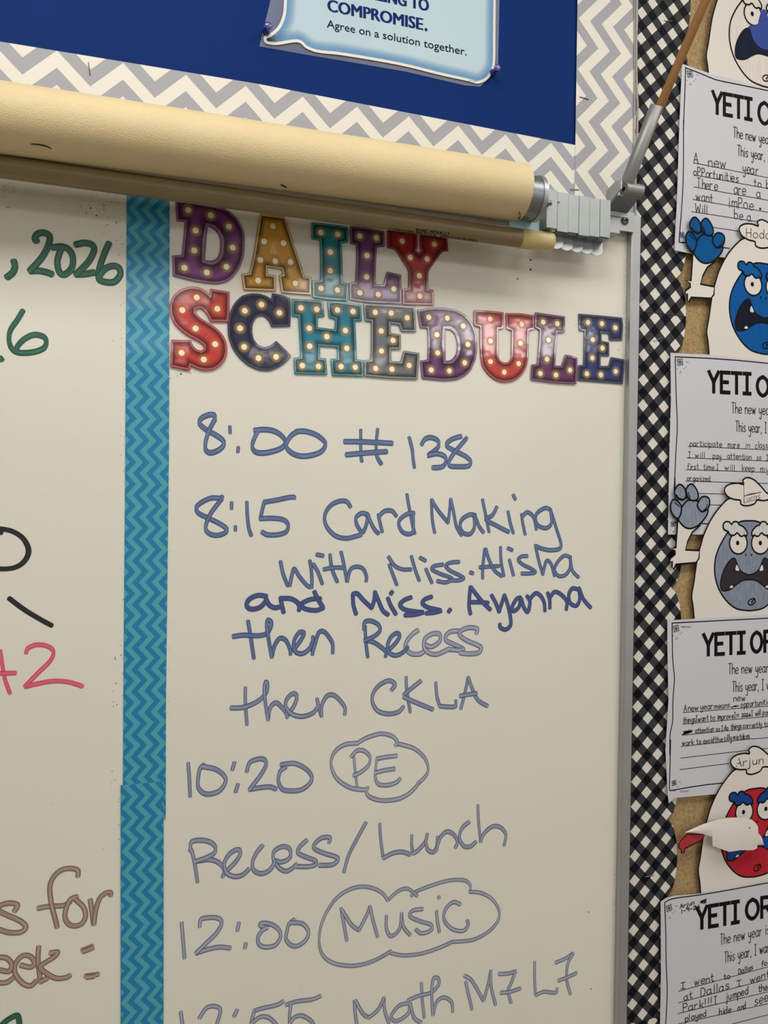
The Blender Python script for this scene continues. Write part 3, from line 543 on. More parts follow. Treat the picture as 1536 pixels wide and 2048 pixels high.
mb.plate([(b.x, ftop+.0006), (xr2_(ftop), ftop+.0006), (xr2_(2.75), 2.75), (a.x+.001, 2.75)], m_cv, Yd, .0004)
o = at((1218, 201.7), Yd); tag(mb.build('bulletin_border', origin=(o.x, Yd, o.z)), 'vertical grey and white zigzag border strip right of the blue paper', 'border strip', 'grey zigzag border strips')

# speech-bubble poster
Q = crop(512, 0, 3.0); Yp = -.0015
po = wall(Q(smooth(P("1440,-420 1438,-20 1436,200 1434,370 1420,430 1385,480 1330,502 1270,487 1100,450 900,400 700,362 500,330 370,316 300,290 250,254 130,270 62,262 46,238 52,215 80,205 130,160 160,90 168,0 172,-200 172,-640")[0][0:1] + P("1440,-420 1438,-20 1436,200 1434,370 1420,430 1385,480 1330,502 1270,487 1100,450 900,400 700,362 500,330 370,316 300,290 250,254 130,270 62,262 46,238 52,215 80,205 130,160 160,90 168,0 172,-200 172,-640")[0][1:], 4)), Yp)
if area2(po) < 0: po.reverse()
bub = thing('speech_bubble_poster', (.4, Yp, 2.2), 'light blue speech-bubble poster about compromise pinned on the dark blue paper', 'poster')
m_bub = mat('light_blue_print', (184, 206, 214), .5, spec=.25, coat=.1, coatr=.1); m_bub_e = fade('mid_blue_print', (88, 156, 206), .5, 1.1, .9)
mb = MB(); mb.plate(po, m_bub, Yp, .0006)
pi, pj = inset(po, .0028), inset(po, .017)
for k in range(len(po)):
    k2 = (k+1) % len(po)
    mb.face([(p[0], Yp-.0001, p[1]) for p in (pi[k], pi[k2], pj[k2], pj[k])], m_bub_e, [(0, 1), (0, 1), (0, 0), (0, 0)])
mb.build('panel', bub)
mb = MB(); pi = inset(po, .0036)
for k in range(len(po)):
    k2 = (k+1) % len(po); mb.face([(p[0], Yp-.0002, p[1]) for p in (po[k], po[k2], pi[k2], pi[k])], m_white)
mb.build('white_edge', bub)
def font_text(mb, text, p0, p1, h, m, Y, bold=0., hx=0.):
    """sans lettering: baseline p0..p1 in photo pixels, capital height h, slant hx"""
    cu = bpy.data.curves.new('t', 'FONT'); cu.body = text; cu.offset = bold; cu.resolution_u = 3
    ob = bpy.data.objects.new('t', cu); COL.objects.link(ob)
    me = ob.evaluated_get(bpy.context.evaluated_depsgraph_get()).to_mesh()
    vs = [v.co.copy() for v in me.vertices]; fs = [tuple(f.vertices) for f in me.polygons]
    x0 = min(v.x for v in vs); x1 = max(v.x for v in vs)
    for f in fs:
        px = []
        for k in f:
            t = (vs[k].x-x0)/(x1-x0); yy = vs[k].y/.69*h
            px.append((p0[0]+(p1[0]-p0[0])*t + hx*yy, p0[1]+(p1[1]-p0[1])*t - yy))
        mb.face([(q[0], Y, q[1]) for q in wall(px, Y)], m)
    ob.to_mesh_clear(); bpy.data.objects.remove(ob); bpy.data.curves.remove(cu)
m_navy = mat('navy_print', (12, 36, 104), .6, spec=.1); m_dk = mat('dark_navy_print', (8, 16, 40), .6, spec=.1)
R_ = crop(640, 0, 4.8)
mb = MB()
for k, dx in enumerate((-1.3, -.45, .45, 1.3)):
    for tx, q0, q1 in (('COMPROMISE', (76, 104), (986, 288)), ('WILLING TO', (334, -43), (1041, 108))):
        p0, p1 = R_([q0, q1]); font_text(mb, tx, (p0[0]+dx, p0[1]+dx*.18), (p1[0]+dx, p1[1]+dx*.18), 23.5, m_navy, Yp-.0003-.00001*k)
mb.disc(wall(R_([(1018, 284)]), Yp-.0003)[0], 3.1*PX, m_navy, Yp-.0003)
mb.build('heading_text', bub)
mb = MB(); font_text(mb, 'Agree on a solution together.', R_([(66, 262)])[0], R_([(1408, 533)])[0], 15.5, m_dk, Yp-.0003, .004); mb.build('caption_text', bub)
mb = MB(); font_text(mb, 'CTP 4 2017', (936.5, 161.5), (954, 164.5), 2.6, m_dk, Yp-.0003); mb.build('small_print', bub)
m_lam = mat('clear_laminate', (255, 255, 255), .15); m_lam.node_tree.nodes['Principled BSDF'].inputs['Alpha'].default_value = .08
lam = wall(Q([(1470, -420), (1452, 380), (1430, 440), (1345, 520), (1250, 512), (900, 430), (600, 378), (370, 340), (20, 278), (90, -10), (110, -650)]), Yp+.0012)
mb = MB(); mb.plate(lam, m_lam, Yp+.0009, .0004); mb.build('laminate_sheet', bub)
m_pin = mat('blue_pin_plastic', (28, 26, 120), .15, coat=.6); m_pin2 = mat('clear_violet_pin_plastic', (92, 84, 150), .1, coat=.8)
def pin(px, label):
    p = at(px, Yp); r = thing('push_pin', (p.x, Yp, p.z), label, 'push pin', 'blue push pins on the poster')
    d = Vector((.04, -1, .02)).normalized()
    mb = MB(); mb.tube(p, p+d*.018, .004, m_pin, prof=[(0, .0002), (.0005, .0046), (.0025, .0046), (.0035, .003), (.009, .0026), (.0105, .003)], n=20); mb.build('stem', r, weld=True)
    mb = MB(); mb.tube(p+d*.0105, p+d*.018, .004, m_pin2, prof=[(0, .003), (.0012, .0046), (.0035, .005), (.0048, .0042), (.0052, .001)], n=20); mb.build('head', r, weld=True)
pin((532, 64), 'blue push pin at the tail of the speech-bubble poster')
pin((985, 146), 'blue push pin at the right corner of the speech-bubble poster')

# ------------------------------------------------------------------ right bulletin board
m_burlap = mat('burlap_weave', (178, 148, 98), .95, spec=.1); nt = m_burlap.node_tree; bs = nt.nodes['Principled BSDF']
x, y, z = xyz(nt)
per = .0029
sx = math_node(nt, 'ABSOLUTE', math_node(nt, 'SINE', math_node(nt, 'MULTIPLY', x, math.pi/per)))
sz = math_node(nt, 'ABSOLUTE', math_node(nt, 'SINE', math_node(nt, 'MULTIPLY', z, math.pi/per)))
wv = math_node(nt, 'MAXIMUM', sx, sz)
n = nt.nodes.new('ShaderNodeTexNoise'); n.inputs['Scale'].default_value = 260; n.inputs['Detail'].default_value = 2
tc = nt.nodes.new('ShaderNodeTexCoord'); nt.links.new(tc.outputs['Object'], n.inputs['Vector'])
r = nt.nodes.new('ShaderNodeMapRange'); r.inputs[1].default_value = .35; r.inputs[2].default_value = .85; nt.links.new(wv, r.inputs[0])
r3 = nt.nodes.new('ShaderNodeMapRange'); r3.inputs[1].default_value = .3; r3.inputs[2].default_value = .7; nt.links.new(n.outputs['Fac'], r3.inputs[0])
c_ = mixc(nt, r3.outputs[0], lin((164, 138, 96)), lin((198, 172, 126)))
nt.links.new(mixc(nt, r.outputs[0], lin((92, 70, 44)), c_), bs.inputs['Base Color'])
bp = nt.nodes.new('ShaderNodeBump'); bp.inputs['Strength'].default_value = .5; bp.inputs['Distance'].default_value = .0006
nt.links.new(wv, bp.inputs['Height']); nt.links.new(bp.outputs[0], bs.inputs['Normal'])
bl = thing('burlap_board', (1.1, .002, 1.5), 'tall bulletin board covered in brown burlap right of the whiteboard', 'bulletin board')
mb = MB(); mb.box((fx1+.0008, .002, .4), (1.9, .03, 2.75), m_burlap); mb.build('burlap_cover', bl)
def scal(zlist):
    """(X, Z) of the scalloped right edge, bottom to top"""
    return zlist
waist = [(1333, 2104), (1331, 1949), (1334, 1794), (1336.6, 1638), (1340, 1486), (1343, 1331), (1344.5, 1176), (1347.5, 1020), (1350, 865), (1352, 711), (1354, 556), (1356.5, 401), (1358.5, 246), (1361, 91), (1363, -64), (1365, -220)]
def scallop_px(y0, y1):
    out = []
    for (xa, ya), (xb, yb) in zip(waist, waist[1:]):
        for k in range(12):
            t = k/12; bul = 19*(1-(2*t-1)**2)**.62
            p = (xa+(xb-xa)*t + bul, ya+(yb-ya)*t)
            if y1 <= p[1] <= y0: out.append(p)
    return out
def ging(y0, y1, Y, ref, rot, per, label, jag):
    edge = wall(scallop_px(y0, y1), Y)
    zb, zt = edge[0][1], edge[-1][1]; xl = fx1+.0006
    pts = [(xl, zb)] + edge + ([(xl, zt)] if y1 > 430 else [(xr2_(zt)+.0004, zt), (xr2_(ftop)+.0004, ftop+.0006), (xl, ftop+.0006)])
    mb = MB(); mb.plate(pts, gingham('black_gingham_print', per), Y, .0005)
    r = at(ref, Y); tag(mb.build('gingham_border', origin=(r.x, Y, r.z), rot=rot), label, 'border strip', 'gingham border strips')
ging(642, -200, -.0014, (1332.8, 516.3), .012, .0374, 'upper black and white gingham border strip beside the flag holder', 0)
ging(2034, 632, -.0008, (1324, 1012.8), 0, .0378, 'long middle black and white gingham border strip right of the whiteboard frame', 0)
ging(2100, 2022, -.0014, (1305, 2043), -.01, .0378, 'lowest black and white gingham border strip at the bottom edge', 0)

# worksheets
YS = -.006
Wk = [crop(1340, 0, 7.837), crop(1330, 700, 7.315), crop(1320, 1230, 7.111), crop(1300, 1770, 6.508)]
W1b = crop(1340, 240, 7.837); Y4c = crop(1310, 1480, 6.399); Y2c = crop(1330, 410, 7.063); Y3c = crop(1320, 950, 6.827)
def snow(mb, c, r):
    for k in range(8):
        t = k*math.pi/8*2 + .2; l = r*(1 if k % 2 else .75)
        d = Vector((math.cos(t), math.sin(t))); c_ = Vector(c)
        mb.ribbon([tuple(c_), tuple(c_+d*l)], m_black, YS-.0002, .0007)
        e = Vector((-d.y, d.x))
        for s_ in (-1, 1): mb.ribbon([tuple(c_+d*l*.55), tuple(c_+d*l*.9+e*s_*l*.3)], m_black, YS-.0002, .0006)
    for q in ((1.7, .2), (2.1, .05), (1.5, -.9), (1.1, -1.3), (.2, -1.9), (.0, -2.2), (.35, -2.2), (-.7, -1.5)):
        mb.disc((c[0]+q[0]*r, c[1]+q[1]*r), .0007, m_black, YS-.0002, 8)
SHEETS = [
 dict(label='top worksheet whose handwriting begins A new year', edge=[(1364, 127.5), (1423, 148), (1480, 162), (1540, 180), (1612, 196), (1608, 566), (1446, 514.8), (1384, 507.7), (1349.5, 500.5), (1349.8, 478), (1354, 400), (1358.5, 260), (1361, 200)],
      border=[(Wk[0], "1536,1420 1100,1330 760,1260 650,1222 400,1120 240,1060"), (Wk[0], "245,1070 235,1400 210,2038"), (W1b, "212,0 205,1000 150,1800 142,1900"), (W1b, "140,1915 300,1930 500,1965 930,2010")], snow=(1379.5, 148), snow2=(1364, 470),
      title=[(Wk[0], 'YETI', (672, 1760), (1290, 1878), 325), (Wk[0], 'OR', (1392, 1925), (1800, 1990), 330)], tw=5.4,
      print_=[(W1b, 'The new year', (995, 270), (1590, 390), 165), (W1b, 'This year, I', (1060, 555), (1570, 652), 165)],
      rules=[(W1b, "380,672 1536,905 1800,957;380,860 1536,1075 1800,1125;372,1048 1536,1258 1800,1306;355,1243 1536,1445 1800,1490;335,1435 1536,1620 1800,1660;320,1628 1060,1740 1536,1810")],
      hand=[(W1b, t, a, b, h) for t, a, b, h in (('A', (378, 672), (458, 690), 170), ('new', (600, 728), (885, 760), 170), ('year', (1135, 825), (1385, 868), 165), ('oPPortunities', (372, 862), (1075, 975), 135), ('to', (1320, 1035), (1440, 1060), 120), ('b', (1512, 1065), (1560, 1072), 120), ('There', (430, 1058), (745, 1095), 150), ('are', (1000, 1150), (1200, 1180), 170), ('a', (1358, 1215), (1425, 1230), 150), ('want', (410, 1255), (680, 1300), 150), ('imPoe', (925, 1362), (1310, 1408), 170), ('Will', (395, 1445), (595, 1475), 140), ('be a', (1015, 1542), (1275, 1590), 150))], hw=1.7, dots=[(W1b, (1415, 1392), 3.2)]),
 dict(label='second worksheet whose handwriting begins participate more in class', edge=[(1341, 705.5), (1415, 709), (1480, 716), (1540, 724.5), (1606, 735), (1606, 1084), (1408, 1069), (1336, 1069), (1339, 900), (1342, 800)],
      border=[(Wk[1], "1507,195 1100,155 700,125 350,108 150,98"), (Wk[1], "150,100 165,700 180,1100 160,1500 135,2048"), (Y3c, "205,40 205,320"), (Y3c, "205,650 540,662 690,668")], snow=(1360, 724), snow2=(1346, 1048),
      title=[(Wk[1], 'YETI', (645, 608), (1262, 640), 290), (Wk[1], 'OR', (1350, 662), (1720, 690), 275)], tw=5.6,
      print_=[(Wk[1], 'The new year', (978, 922), (1570, 950), 155), (Wk[1], 'This year, I', (1035, 1190), (1490, 1215), 155)],
      rules=[(Wk[1], "335,1408 1507,1460 1720,1470;320,1578 1507,1625 1720,1634;305,1750 1507,1790 1720,1797;300,1918 1130,1942 1720,1958"), (Y3c, "200,245 900,260;200,400 850,412")],
      hand=[(Wk[1], t, a, b, h) for t, a, b, h in (('participate', (365, 1405), (835, 1415), 85), ('more', (920, 1425), (1090, 1428), 95), ('in', (1185, 1428), (1245, 1432), 80), ('class', (1325, 1437), (1507, 1442), 100), ('I', (338, 1570), (380, 1572), 85), ('will', (445, 1572), (585, 1574), 85), ('pay', (705, 1582), (825, 1588), 85), ('attention', (912, 1588), (1268, 1600), 85), ('so', (1345, 1608), (1408, 1611), 85), ('I', (1480, 1615), (1520, 1618), 85), ('first', (335, 1742), (490, 1745), 85), ('time.I', (562, 1748), (785, 1755), 85), ('will', (872, 1757), (1025, 1762), 85), ('keep', (1130, 1764), (1310, 1772), 95), ('my', (1402, 1778), (1520, 1782), 95), ('organized.', (328, 1910), (680, 1920), 80))], hw=1.3, dots=[]),
 dict(label='third worksheet whose handwriting begins Anew year with crossed-out words', edge=[(1334.8, 1241), (1400, 1237), (1480, 1233), (1540, 1229), (1606, 1223), (1608, 1562), (1435, 1588), (1349, 1596), (1338, 1607), (1335.5, 1590), (1331, 1500), (1337, 1400), (1335, 1300)],
      border=[(Wk[2], "1536,45 1000,72 600,92 300,108 170,115"), (Wk[2], "172,118 180,600 205,900 185,1200 180,1500 145,1700 140,1990"), (Y4c, "200,0 185,640"), (Y4c, "190,650 400,612 640,575 880,548 1000,530")], snow=(1352, 1257), snow2=(1348, 1566),
      title=[(Wk[2], 'YETI', (622, 568), (1215, 535), 288), (Wk[2], 'OR', (1300, 530), (1640, 505), 280)], tw=5.6,
      print_=[(Wk[2], 'The new year', (975, 840), (1545, 815), 150), (Wk[2], 'This year, I', (1032, 1095), (1478, 1065), 150), (Wk[2], 'w', (1520, 1058), (1580, 1056), 140)],
      rules=[(Wk[2], "325,1388 1536,1295 1800,1275;320,1553 1536,1440 1800,1415;310,1710 1536,1590 1800,1565;300,1870 1300,1762 1536,1745 1800,1725"), (Y4c, "325,232 1160,135 1446,108;315,380 945,300")],
      hand=[(Wk[2], t, a, b, h) for t, a, b, h in (('Anew', (345, 1372), (550, 1352), 90), ('year', (575, 1350), (760, 1330), 90), ('means', (775, 1335), (995, 1310), 80), ('opportunities', (1155, 1308), (1600, 1268), 85), ('new', (1045, 1228), (1215, 1218), 100), ('thingsI', (330, 1540), (535, 1515), 85), ('want', (545, 1518), (690, 1500), 85), ('to', (715, 1500), (780, 1495), 85), ('improve', (820, 1490), (1045, 1470), 80), ('In', (1060, 1462), (1120, 1458), 80), ('2026', (1160, 1452), (1290, 1440), 50), ('I will', (1300, 1440), (1440, 1425), 80), ('pay', (1465, 1425), (1560, 1415), 80), ('attention', (500, 1680), (770, 1655), 75), ('so I do', (800, 1652), (970, 1632), 70), ('things', (1010, 1630), (1165, 1612), 80), ('correctly', (1180, 1612), (1450, 1585), 75), ('to', (1480, 1588), (1550, 1580), 75), ('work', (320, 1858), (485, 1838), 75), ('to avoid', (525, 1838), (770, 1810), 80), ('the', (785, 1808), (890, 1798), 80), ('silly', (915, 1795), (1020, 1783), 90), ('mistakes.', (1045, 1780), (1295, 1752), 80))], hw=1.5, dots=[],
      scrib=[(Wk[2], "1010,1318 1060,1295 1030,1305 1090,1285 1060,1305 1120,1290", 2.2), (Wk[2], "320,1700 380,1650 340,1695 420,1640 370,1690 440,1640 400,1685 460,1650 330,1660 450,1665", 3), (Wk[2], "1165,1440 1280,1430", 2)]),
 dict(label='lowest worksheet whose handwriting begins I went to Dallas', edge=[(1321.5, 1803), (1332, 1796), (1349, 1791.5), (1398, 1787.5), (1450, 1780), (1536, 1767), (1604, 1754), (1606, 2110), (1319, 2110), (1322, 1950)],
      border=[(Wk[3], "1536,-28 1000,70 640,130 300,178 190,230"), (Wk[3], "192,232 205,600 210,1000 225,1400 205,1809 200,2000")], snow=(1338, 1816), snow2=None,
      title=[(Wk[3], 'YETI', (615, 568), (1165, 480), 268), (Wk[3], 'OR', (1255, 452), (1610, 392), 250)], tw=5.8,
      print_=[(Wk[3], 'The new year is', (915, 780), (1560, 635), 140), (Wk[3], 'This year, I wan', (970, 1012), (1560, 868), 140)],
      rules=[(Wk[3], "370,1385 1536,1065;365,1535 1536,1225;360,1675 1536,1390;370,1809 1536,1545;1070,1809 1536,1690")],
      hand=[(Wk[3], t, a, b, h) for t, a, b, h in (('I', (402, 1355), (465, 1338), 80), ('went', (585, 1312), (835, 1250), 110), ('to', (958, 1232), (1048, 1212), 75), ('Dallas', (1152, 1170), (1345, 1095), 75), ('fo', (1450, 1060), (1530, 1040), 70), ('at', (440, 1508), (555, 1470), 95), ('Dallas', (665, 1458), (1030, 1352), 115), ('I', (1130, 1332), (1195, 1312), 80), ('went', (1305, 1285), (1560, 1200), 105), ('Park!!!I', (428, 1652), (880, 1550), 105), ('jumped', (1000, 1505), (1280, 1415), 105), ('the', (1412, 1395), (1536, 1368), 95), ('played', (460, 1780), (735, 1705), 85), ('hide', (905, 1700), (1060, 1655), 90), ('and', (1145, 1642), (1250, 1605), 85), ('see', (1365, 1570), (1536, 1505), 130), ('Arjun', (392, 303), (580, 250), 52), ('1-9-26', (408, 368), (655, 298), 46))], hw=1.8, dots=[],
      scrib=[(Wk[3], "660,215 735,185 720,230 655,225 700,200 730,215", 3.5)]),
]
m_hand = mat('pencil_and_pen_ink', (28, 27, 32), .6)
for i, s in enumerate(SHEETS):
    e = wall(s['edge'], YS)
    if area2(e) < 0: e.reverse()
    root = thing('worksheet', (e[0][0], YS, e[0][1]), s['label'], 'worksheet', 'student worksheets on the burlap board')
    mb = MB(); mb.plate(e, m_sheet, YS, .0003); mb.build('paper', root)
    y1 = YS-.0002
    mb = MB()
    for cv, st in s['border']:
        for q in P(st): mb.ribbon(wall(cv(smooth(q, 5)), y1), m_black, y1, .00165)
    snow(mb, wall([s['snow']], YS)[0], .0072)
    if s['snow2']: snow(mb, wall([s['snow2']], YS)[0], .0055)
    mb.build('printed_border', root)
    mb = MB()
    for cv, t, a, b, h in s['title']: write(mb, t, a, b, h, s['tw']*PX*1.6, m_black, y1, cv, gap=.75, square=True)
    mb.build('printed_title', root)
    mb = MB()
    for cv, t, a, b, h in s['print_']: write(mb, t, a, b, h, 1.85*PX, m_black, y1, cv, gap=.9)
    mb.build('printed_text', root)
    mb = MB()
    for cv, st in s['rules']:
        for q in P(st): mb.ribbon(wall(cv(q), y1), m_black, y1, 1.5*PX, caps=False)
    mb.build('ruled_lines', root)
    mb = MB()
    for cv, t, a, b, h in s['hand']: write(mb, t, a, b, h, s['hw']*PX*1.1, m_hand, y1-.0001, cv, jit=.05)
    for cv, c, r in s['dots']: mb.disc(wall(cv([c]), y1)[0], r*PX, m_hand, y1-.0001, 12)
    for cv, st, wd in s.get('scrib', ()): mb.ribbon(wall(cv(P(st)[0]), y1), m_hand, y1-.0001, wd*PX)
    mb.build('handwriting', root)

# ------------------------------------------------------------------ paper yetis
AX = 1217.
def mir(pts): return [(2*AX-x, y) for x, y in reversed(pts)]
def ell(cx, cy, rx, ry, n=28): return [(cx+rx*math.cos(k*2*math.pi/n), cy+ry*math.sin(k*2*math.pi/n)) for k in range(n)]
BODY = P("1217,300 1100,300 1000,305 920,335 850,400 760,510 690,620 640,720 590,840 550,980 530,1050 500,1200 460,1480 432,1650 452,1800 466,1980 470,2120")[0]
TUFT = P("1140,128 1060,112 960,122 892,165 880,222 920,290 1000,330 1095,345 1102,392 1150,418 1220,415 1290,390 1328,342 1420,350 1500,320 1490,270 1440,230 1390,170 1300,80 1240,45 1180,36 1130,72")[0]
FACE = P("1217,625 1090,640 960,740 880,850 810,980 760,1120 745,1260 755,1400 800,1550 870,1670 960,1770 1060,1830 1190,1850 1217,1850")[0]
BROW = P("925,770 870,740 860,680 890,640 940,640 975,675 1000,640 1050,640 1080,680 1130,705 1180,770 1180,830 1150,820 1120,835 1090,830 1050,790 1010,820 960,820 935,790")[0]
MOUTH = P("1217,1360 1130,1330 1080,1280 1050,1210 1020,1140 985,1140 930,1190 870,1300 830,1430 830,1550 870,1582 960,1560 1050,1490 1130,1440 1217,1430")[0]
SNOUT = P("1217,820 1180,860 1150,960 1120,1060 1010,1100 1040,1170 1050,1210 1080,1280 1130,1330 1217,1360")[0]
FANGS = [P("1045,1215 1022,1270 1030,1310 1085,1305")[0], P("970,1498 938,1545 990,1545 1000,1520")[0]]
SWIRL = P("1295,1690 1250,1690 1205,1725 1212,1770 1262,1768 1300,1725 1285,1700 1250,1735 1262,1740")[0]
ARM = P("240,610 215,1000 150,1000 205,1035 205,1080 140,1140 130,1190 165,1180 165,1260 185,1290 215,1222 490,1195 530,1140 540,1030 345,1022 380,900 440,780 545,690 552,655 400,560")[0]
PALM = P("290,450 380,345 520,360 640,440 640,540 550,660 460,720 380,728 310,690 245,600 270,530")[0]
FING = [P("150,380 180,335 240,360 290,440 270,560 220,590 160,520 140,440")[0], P("195,220 240,140 290,135 340,200 350,290 310,340 250,320 205,270")[0],
        P("355,190 400,130 450,135 510,230 515,320 450,350 390,320 360,250")[0], P("520,370 570,300 640,300 675,350 660,440 610,490 560,495 510,430")[0]]
WEB = P("220,370 300,335 360,330 500,330 520,380 380,420 280,460")[0]
FLINE = P("195,375 225,400 260,430;225,270 250,312 310,330;385,235 390,270 410,310;645,405 620,460 590,480")
YR = -.0085
pup0 = at((1474.8, 1085.9), YR)
def yeti(pup, label, fc, brow_c, paw_c, mouth_c, full=True, tilt=0., snout=None, arm=True, streak=False, td=(0, 0)):
    pa = at(pup, YR); off = Vector((pa.x-pup0.x, pa.z-pup0.z))
    ztop = at((1500, 955), YR).z + off.y; zbot = at((1500, 1245), YR).z + off.y
    y0, y1 = -.0115, -.0036
    ym = lambda X, Z: y0 + (y1-y0)*max(0, min(1.15, (ztop-Z)/(ztop-zbot)))
    c0 = Vector((pa.x, pa.z))
    def W(pts, sm=True, n=4, closed=True):
        q = [tuple(Vector(p)+off) for p in wall(Y3c(pts), YR)]
        if sm: q = smooth(q, n, closed)
        if tilt:
            R = Matrix.Rotation(tilt, 2); q = [tuple(R @ (Vector(p)-c0) + c0) for p in q]
        for k, (X, Z) in enumerate(q):
            f = (D + ym(X, Z))/(D + YR); q[k] = (X*f, CAM.z + (Z-CAM.z)*f)
        if closed and area2(q) < 0: q.reverse()
        return q
    lift = lambda k: (lambda X, Z: ym(X, Z) - .00022*k)
    root = thing('paper_yeti', (pa.x, ym(pa.x, pa.z), pa.z), label, 'paper craft', 'paper yetis on the burlap board')
    def part(nm, polys, m, k, parent=root, wd=.0025, sm=True, extra=(), outline=True, th=.0003):
        mb = MB()
        for p in polys:
            q = W(p, sm); mb.plate(q, m, lift(k), th if k < 2 else .00018)
            if outline: mb.ribbon(q, m_black, lift(k+.35), wd, closed=True)
        for l in extra: mb.ribbon(W(l, True, 4, False), m_black, lift(k+.4), wd*.85)
        return mb.build(nm, parent)
    cmat = lambda nm, c: mat(nm, c, .75, spec=.15, var=.34 if streak else .1, scale=60 if streak else 30, stretch=(9, 1, 1) if streak else (5, 1, 1))
    mf = cmat('yeti_face_colour', fc); mbw = cmat('yeti_brow_colour', brow_c); mp = cmat('yeti_paw_colour', paw_c); mm = cmat('yeti_mouth_colour', mouth_c)
    part('body', [BODY + [(AX+(x-AX)*.84, y) for x, y in mir(BODY)[:-1]]], m_card, 0, sm=True)
    if arm:
        part('arm', [ARM], m_card, .6, sm=False)
        pw = MB(); pl = W(PALM)
        pw.plate(W(WEB), mp, lift(1.4), .0003); pw.plate(pl, mp, lift(1.5), .0003); pw.ribbon(pl, m_black, lift(1.8), .0027, closed=True)
        for f in FING:
            q = W(f); pw.plate(q, mp, lift(2.2), .0002); pw.ribbon(q, m_black, lift(2.5), .0027, closed=True)
        for l in FLINE: pw.ribbon(W(l, True, 4, False), m_black, lift(2.6), .0017)
        pw.build('paw', root)
    face = part('face', [FACE + mir(FACE)[1:-1]], mf, .8, extra=[SWIRL])
    tu = part('hair_tuft', [[(x+td[0], y+td[1]) for x, y in TUFT]], m_card, .9)
    if snout: part('snout', [SNOUT + mir(SNOUT)[1:-1]], mat('yeti_snout_paint', snout, .5, spec=.25), 2.6, outline=False)
    mo = part('mouth', [MOUTH + mir(MOUTH)[1:-1]], mm, 1.6, wd=.0019)
    if not snout:
        for f in FANGS:
            part('fang', [f], m_card, 2.4, parent=mo, wd=.0014); part('fang', [mir(f)], m_card, 2.4, parent=mo, wd=.0014)
        mb = MB()
        for cx in (1172, 2*AX-1172-16):
            q = W(ell(cx, 1090, 9, 17), False); mb.plate(q, m_black, lift(1.9), .0001)
        mb.build('nostrils', root)
    for cx in (1067, 2*AX-1067):
        e = part('eye', [ell(cx, 930, 120, 148)], m_card, 1.7, sm=False)
        mb = MB(); mb.plate(W(ell(cx - (10 if cx < AX else 0), 928, 22, 32, 14), False), m_black, lift(2.6), .0001); mb.build('pupil', e)
    part('eyebrow', [BROW], mbw, 2.8); part('eyebrow', [mir(BROW)], mbw, 2.8)
    return root, ym, W, lift, tu
PALE = (222, 214, 205)
yeti((1504, 28), 'paper yeti with an uncoloured face and glossy blue snout, topmost on the burlap', PALE, PALE, PALE, (20, 28, 52), snout=(26, 62, 150), arm=False)
r2, ym, W, lift, tu = yeti((1504.1, 568.6), 'paper yeti with bright blue face, brows and raised blue paw', (4, 88, 158), (6, 92, 160), (2, 84, 146), (17, 24, 38))
mb = MB(); write(mb, 'Hoda', (1152, 455), (1500, 478), 130, 1.3*PX, m_hand, lambda X, Z: lift(1.9)(X, Z), Y2c); tag(mb.build('name', tu), 'pencilled name')
r3, ym, W, lift, tu = yeti((1474.8, 1085.9), 'paper yeti coloured in grey pencil with raised grey paw', (124, 132, 148), PALE, (130, 138, 152), (50, 44, 48), streak=True)
mb = MB(); write(mb, 'Lucas', (1148, 380), (1370, 325), 95, 1.0*PX, m_hand, lambda X, Z: lift(1.9)(X, Z), Y3c)
mb.ribbon(W(P("1150,285 1220,265 1180,275 1260,250 1200,275 1300,245 1250,262 1375,235")[0], False, 1, False), m_hand, lift(2), .0012)
mb.ribbon(W(P("1142,120 1145,250 1148,385")[0], False, 1, False), m_hand, lift(2), .0008); tag(mb.build('name', tu), 'scribbled name')
r4, ym, W, lift, tu = yeti((1486.6, 1623.8), 'paper yeti with red face, blue brows and one arm folded across it', (186, 38, 52), (22, 66, 146), (186, 38, 52), (16, 74, 150), arm=False, tilt=.0)
mb = MB(); write(mb, 'Arjun', (1040, 342), (1395, 300), 105, 1.9*PX, m_hand, lambda X, Z: lift(1.9)(X, Z), Y4c); tag(mb.build('name', tu), 'name in black pen')
hand = P("415,1203 520,1203 640,1205 600,1285 500,1330 385,1385 372,1440 342,1450 330,1395 305,1385 300,1335 340,1270")[0]
q = wall(Y4c(hand), -.012); q = q if area2(q) > 0 else q[::-1]
mb = MB(); mb.plate(q, mat('yeti_red_hand', (176, 36, 50), .6, var=.08), -.012, .0003); mb.ribbon(q, m_black, -.0122, .0017, closed=True); mb.build('hand', r4)
# the folded arm shows its white back and stands clear of the face
flap = P("625,1080 800,1010 900,987 1000,982 1100,980 1220,1010 1280,1060 1310,1105 1312,1185 1365,1245 1392,1342 1288,1340 1300,1380 1240,1402 1150,1400 1080,1396 930,1420 830,1385 728,1350 738,1240 680,1222 620,1207 520,1200 420,1200 520,1140")[0]
fy = lambda X, Z: -.0135 - .009*math.sin(max(0, min(1, (X-xa)/(xb-xa)))*math.pi*.8)
q = wall(Y4c(flap), -.019); xa = min(p[0] for p in q); xb = max(p[0] for p in q)
q = q if area2(q) > 0 else q[::-1]
rows = []
for k in range(141):
    X = xa + (xb-xa)*(.001 + .998*k/140); zs = []
    for (x0, z0), (x1, z1) in zip(q, q[1:]+q[:1]):
        if (x0-X)*(x1-X) < 0: zs.append(z0 + (z1-z0)*(X-x0)/(x1-x0))
    lo, hi = min(zs), max(zs)
    rows.append([(X, fy(X, 0) - .0014*math.sin(math.pi*j/8), lo + (hi-lo)*j/8) for j in range(9)])
mb = MB(); mb.grid(rows, m_card); mb.grid([[(x, y+.0003, z) for x, y, z in r] for r in rows], m_card)
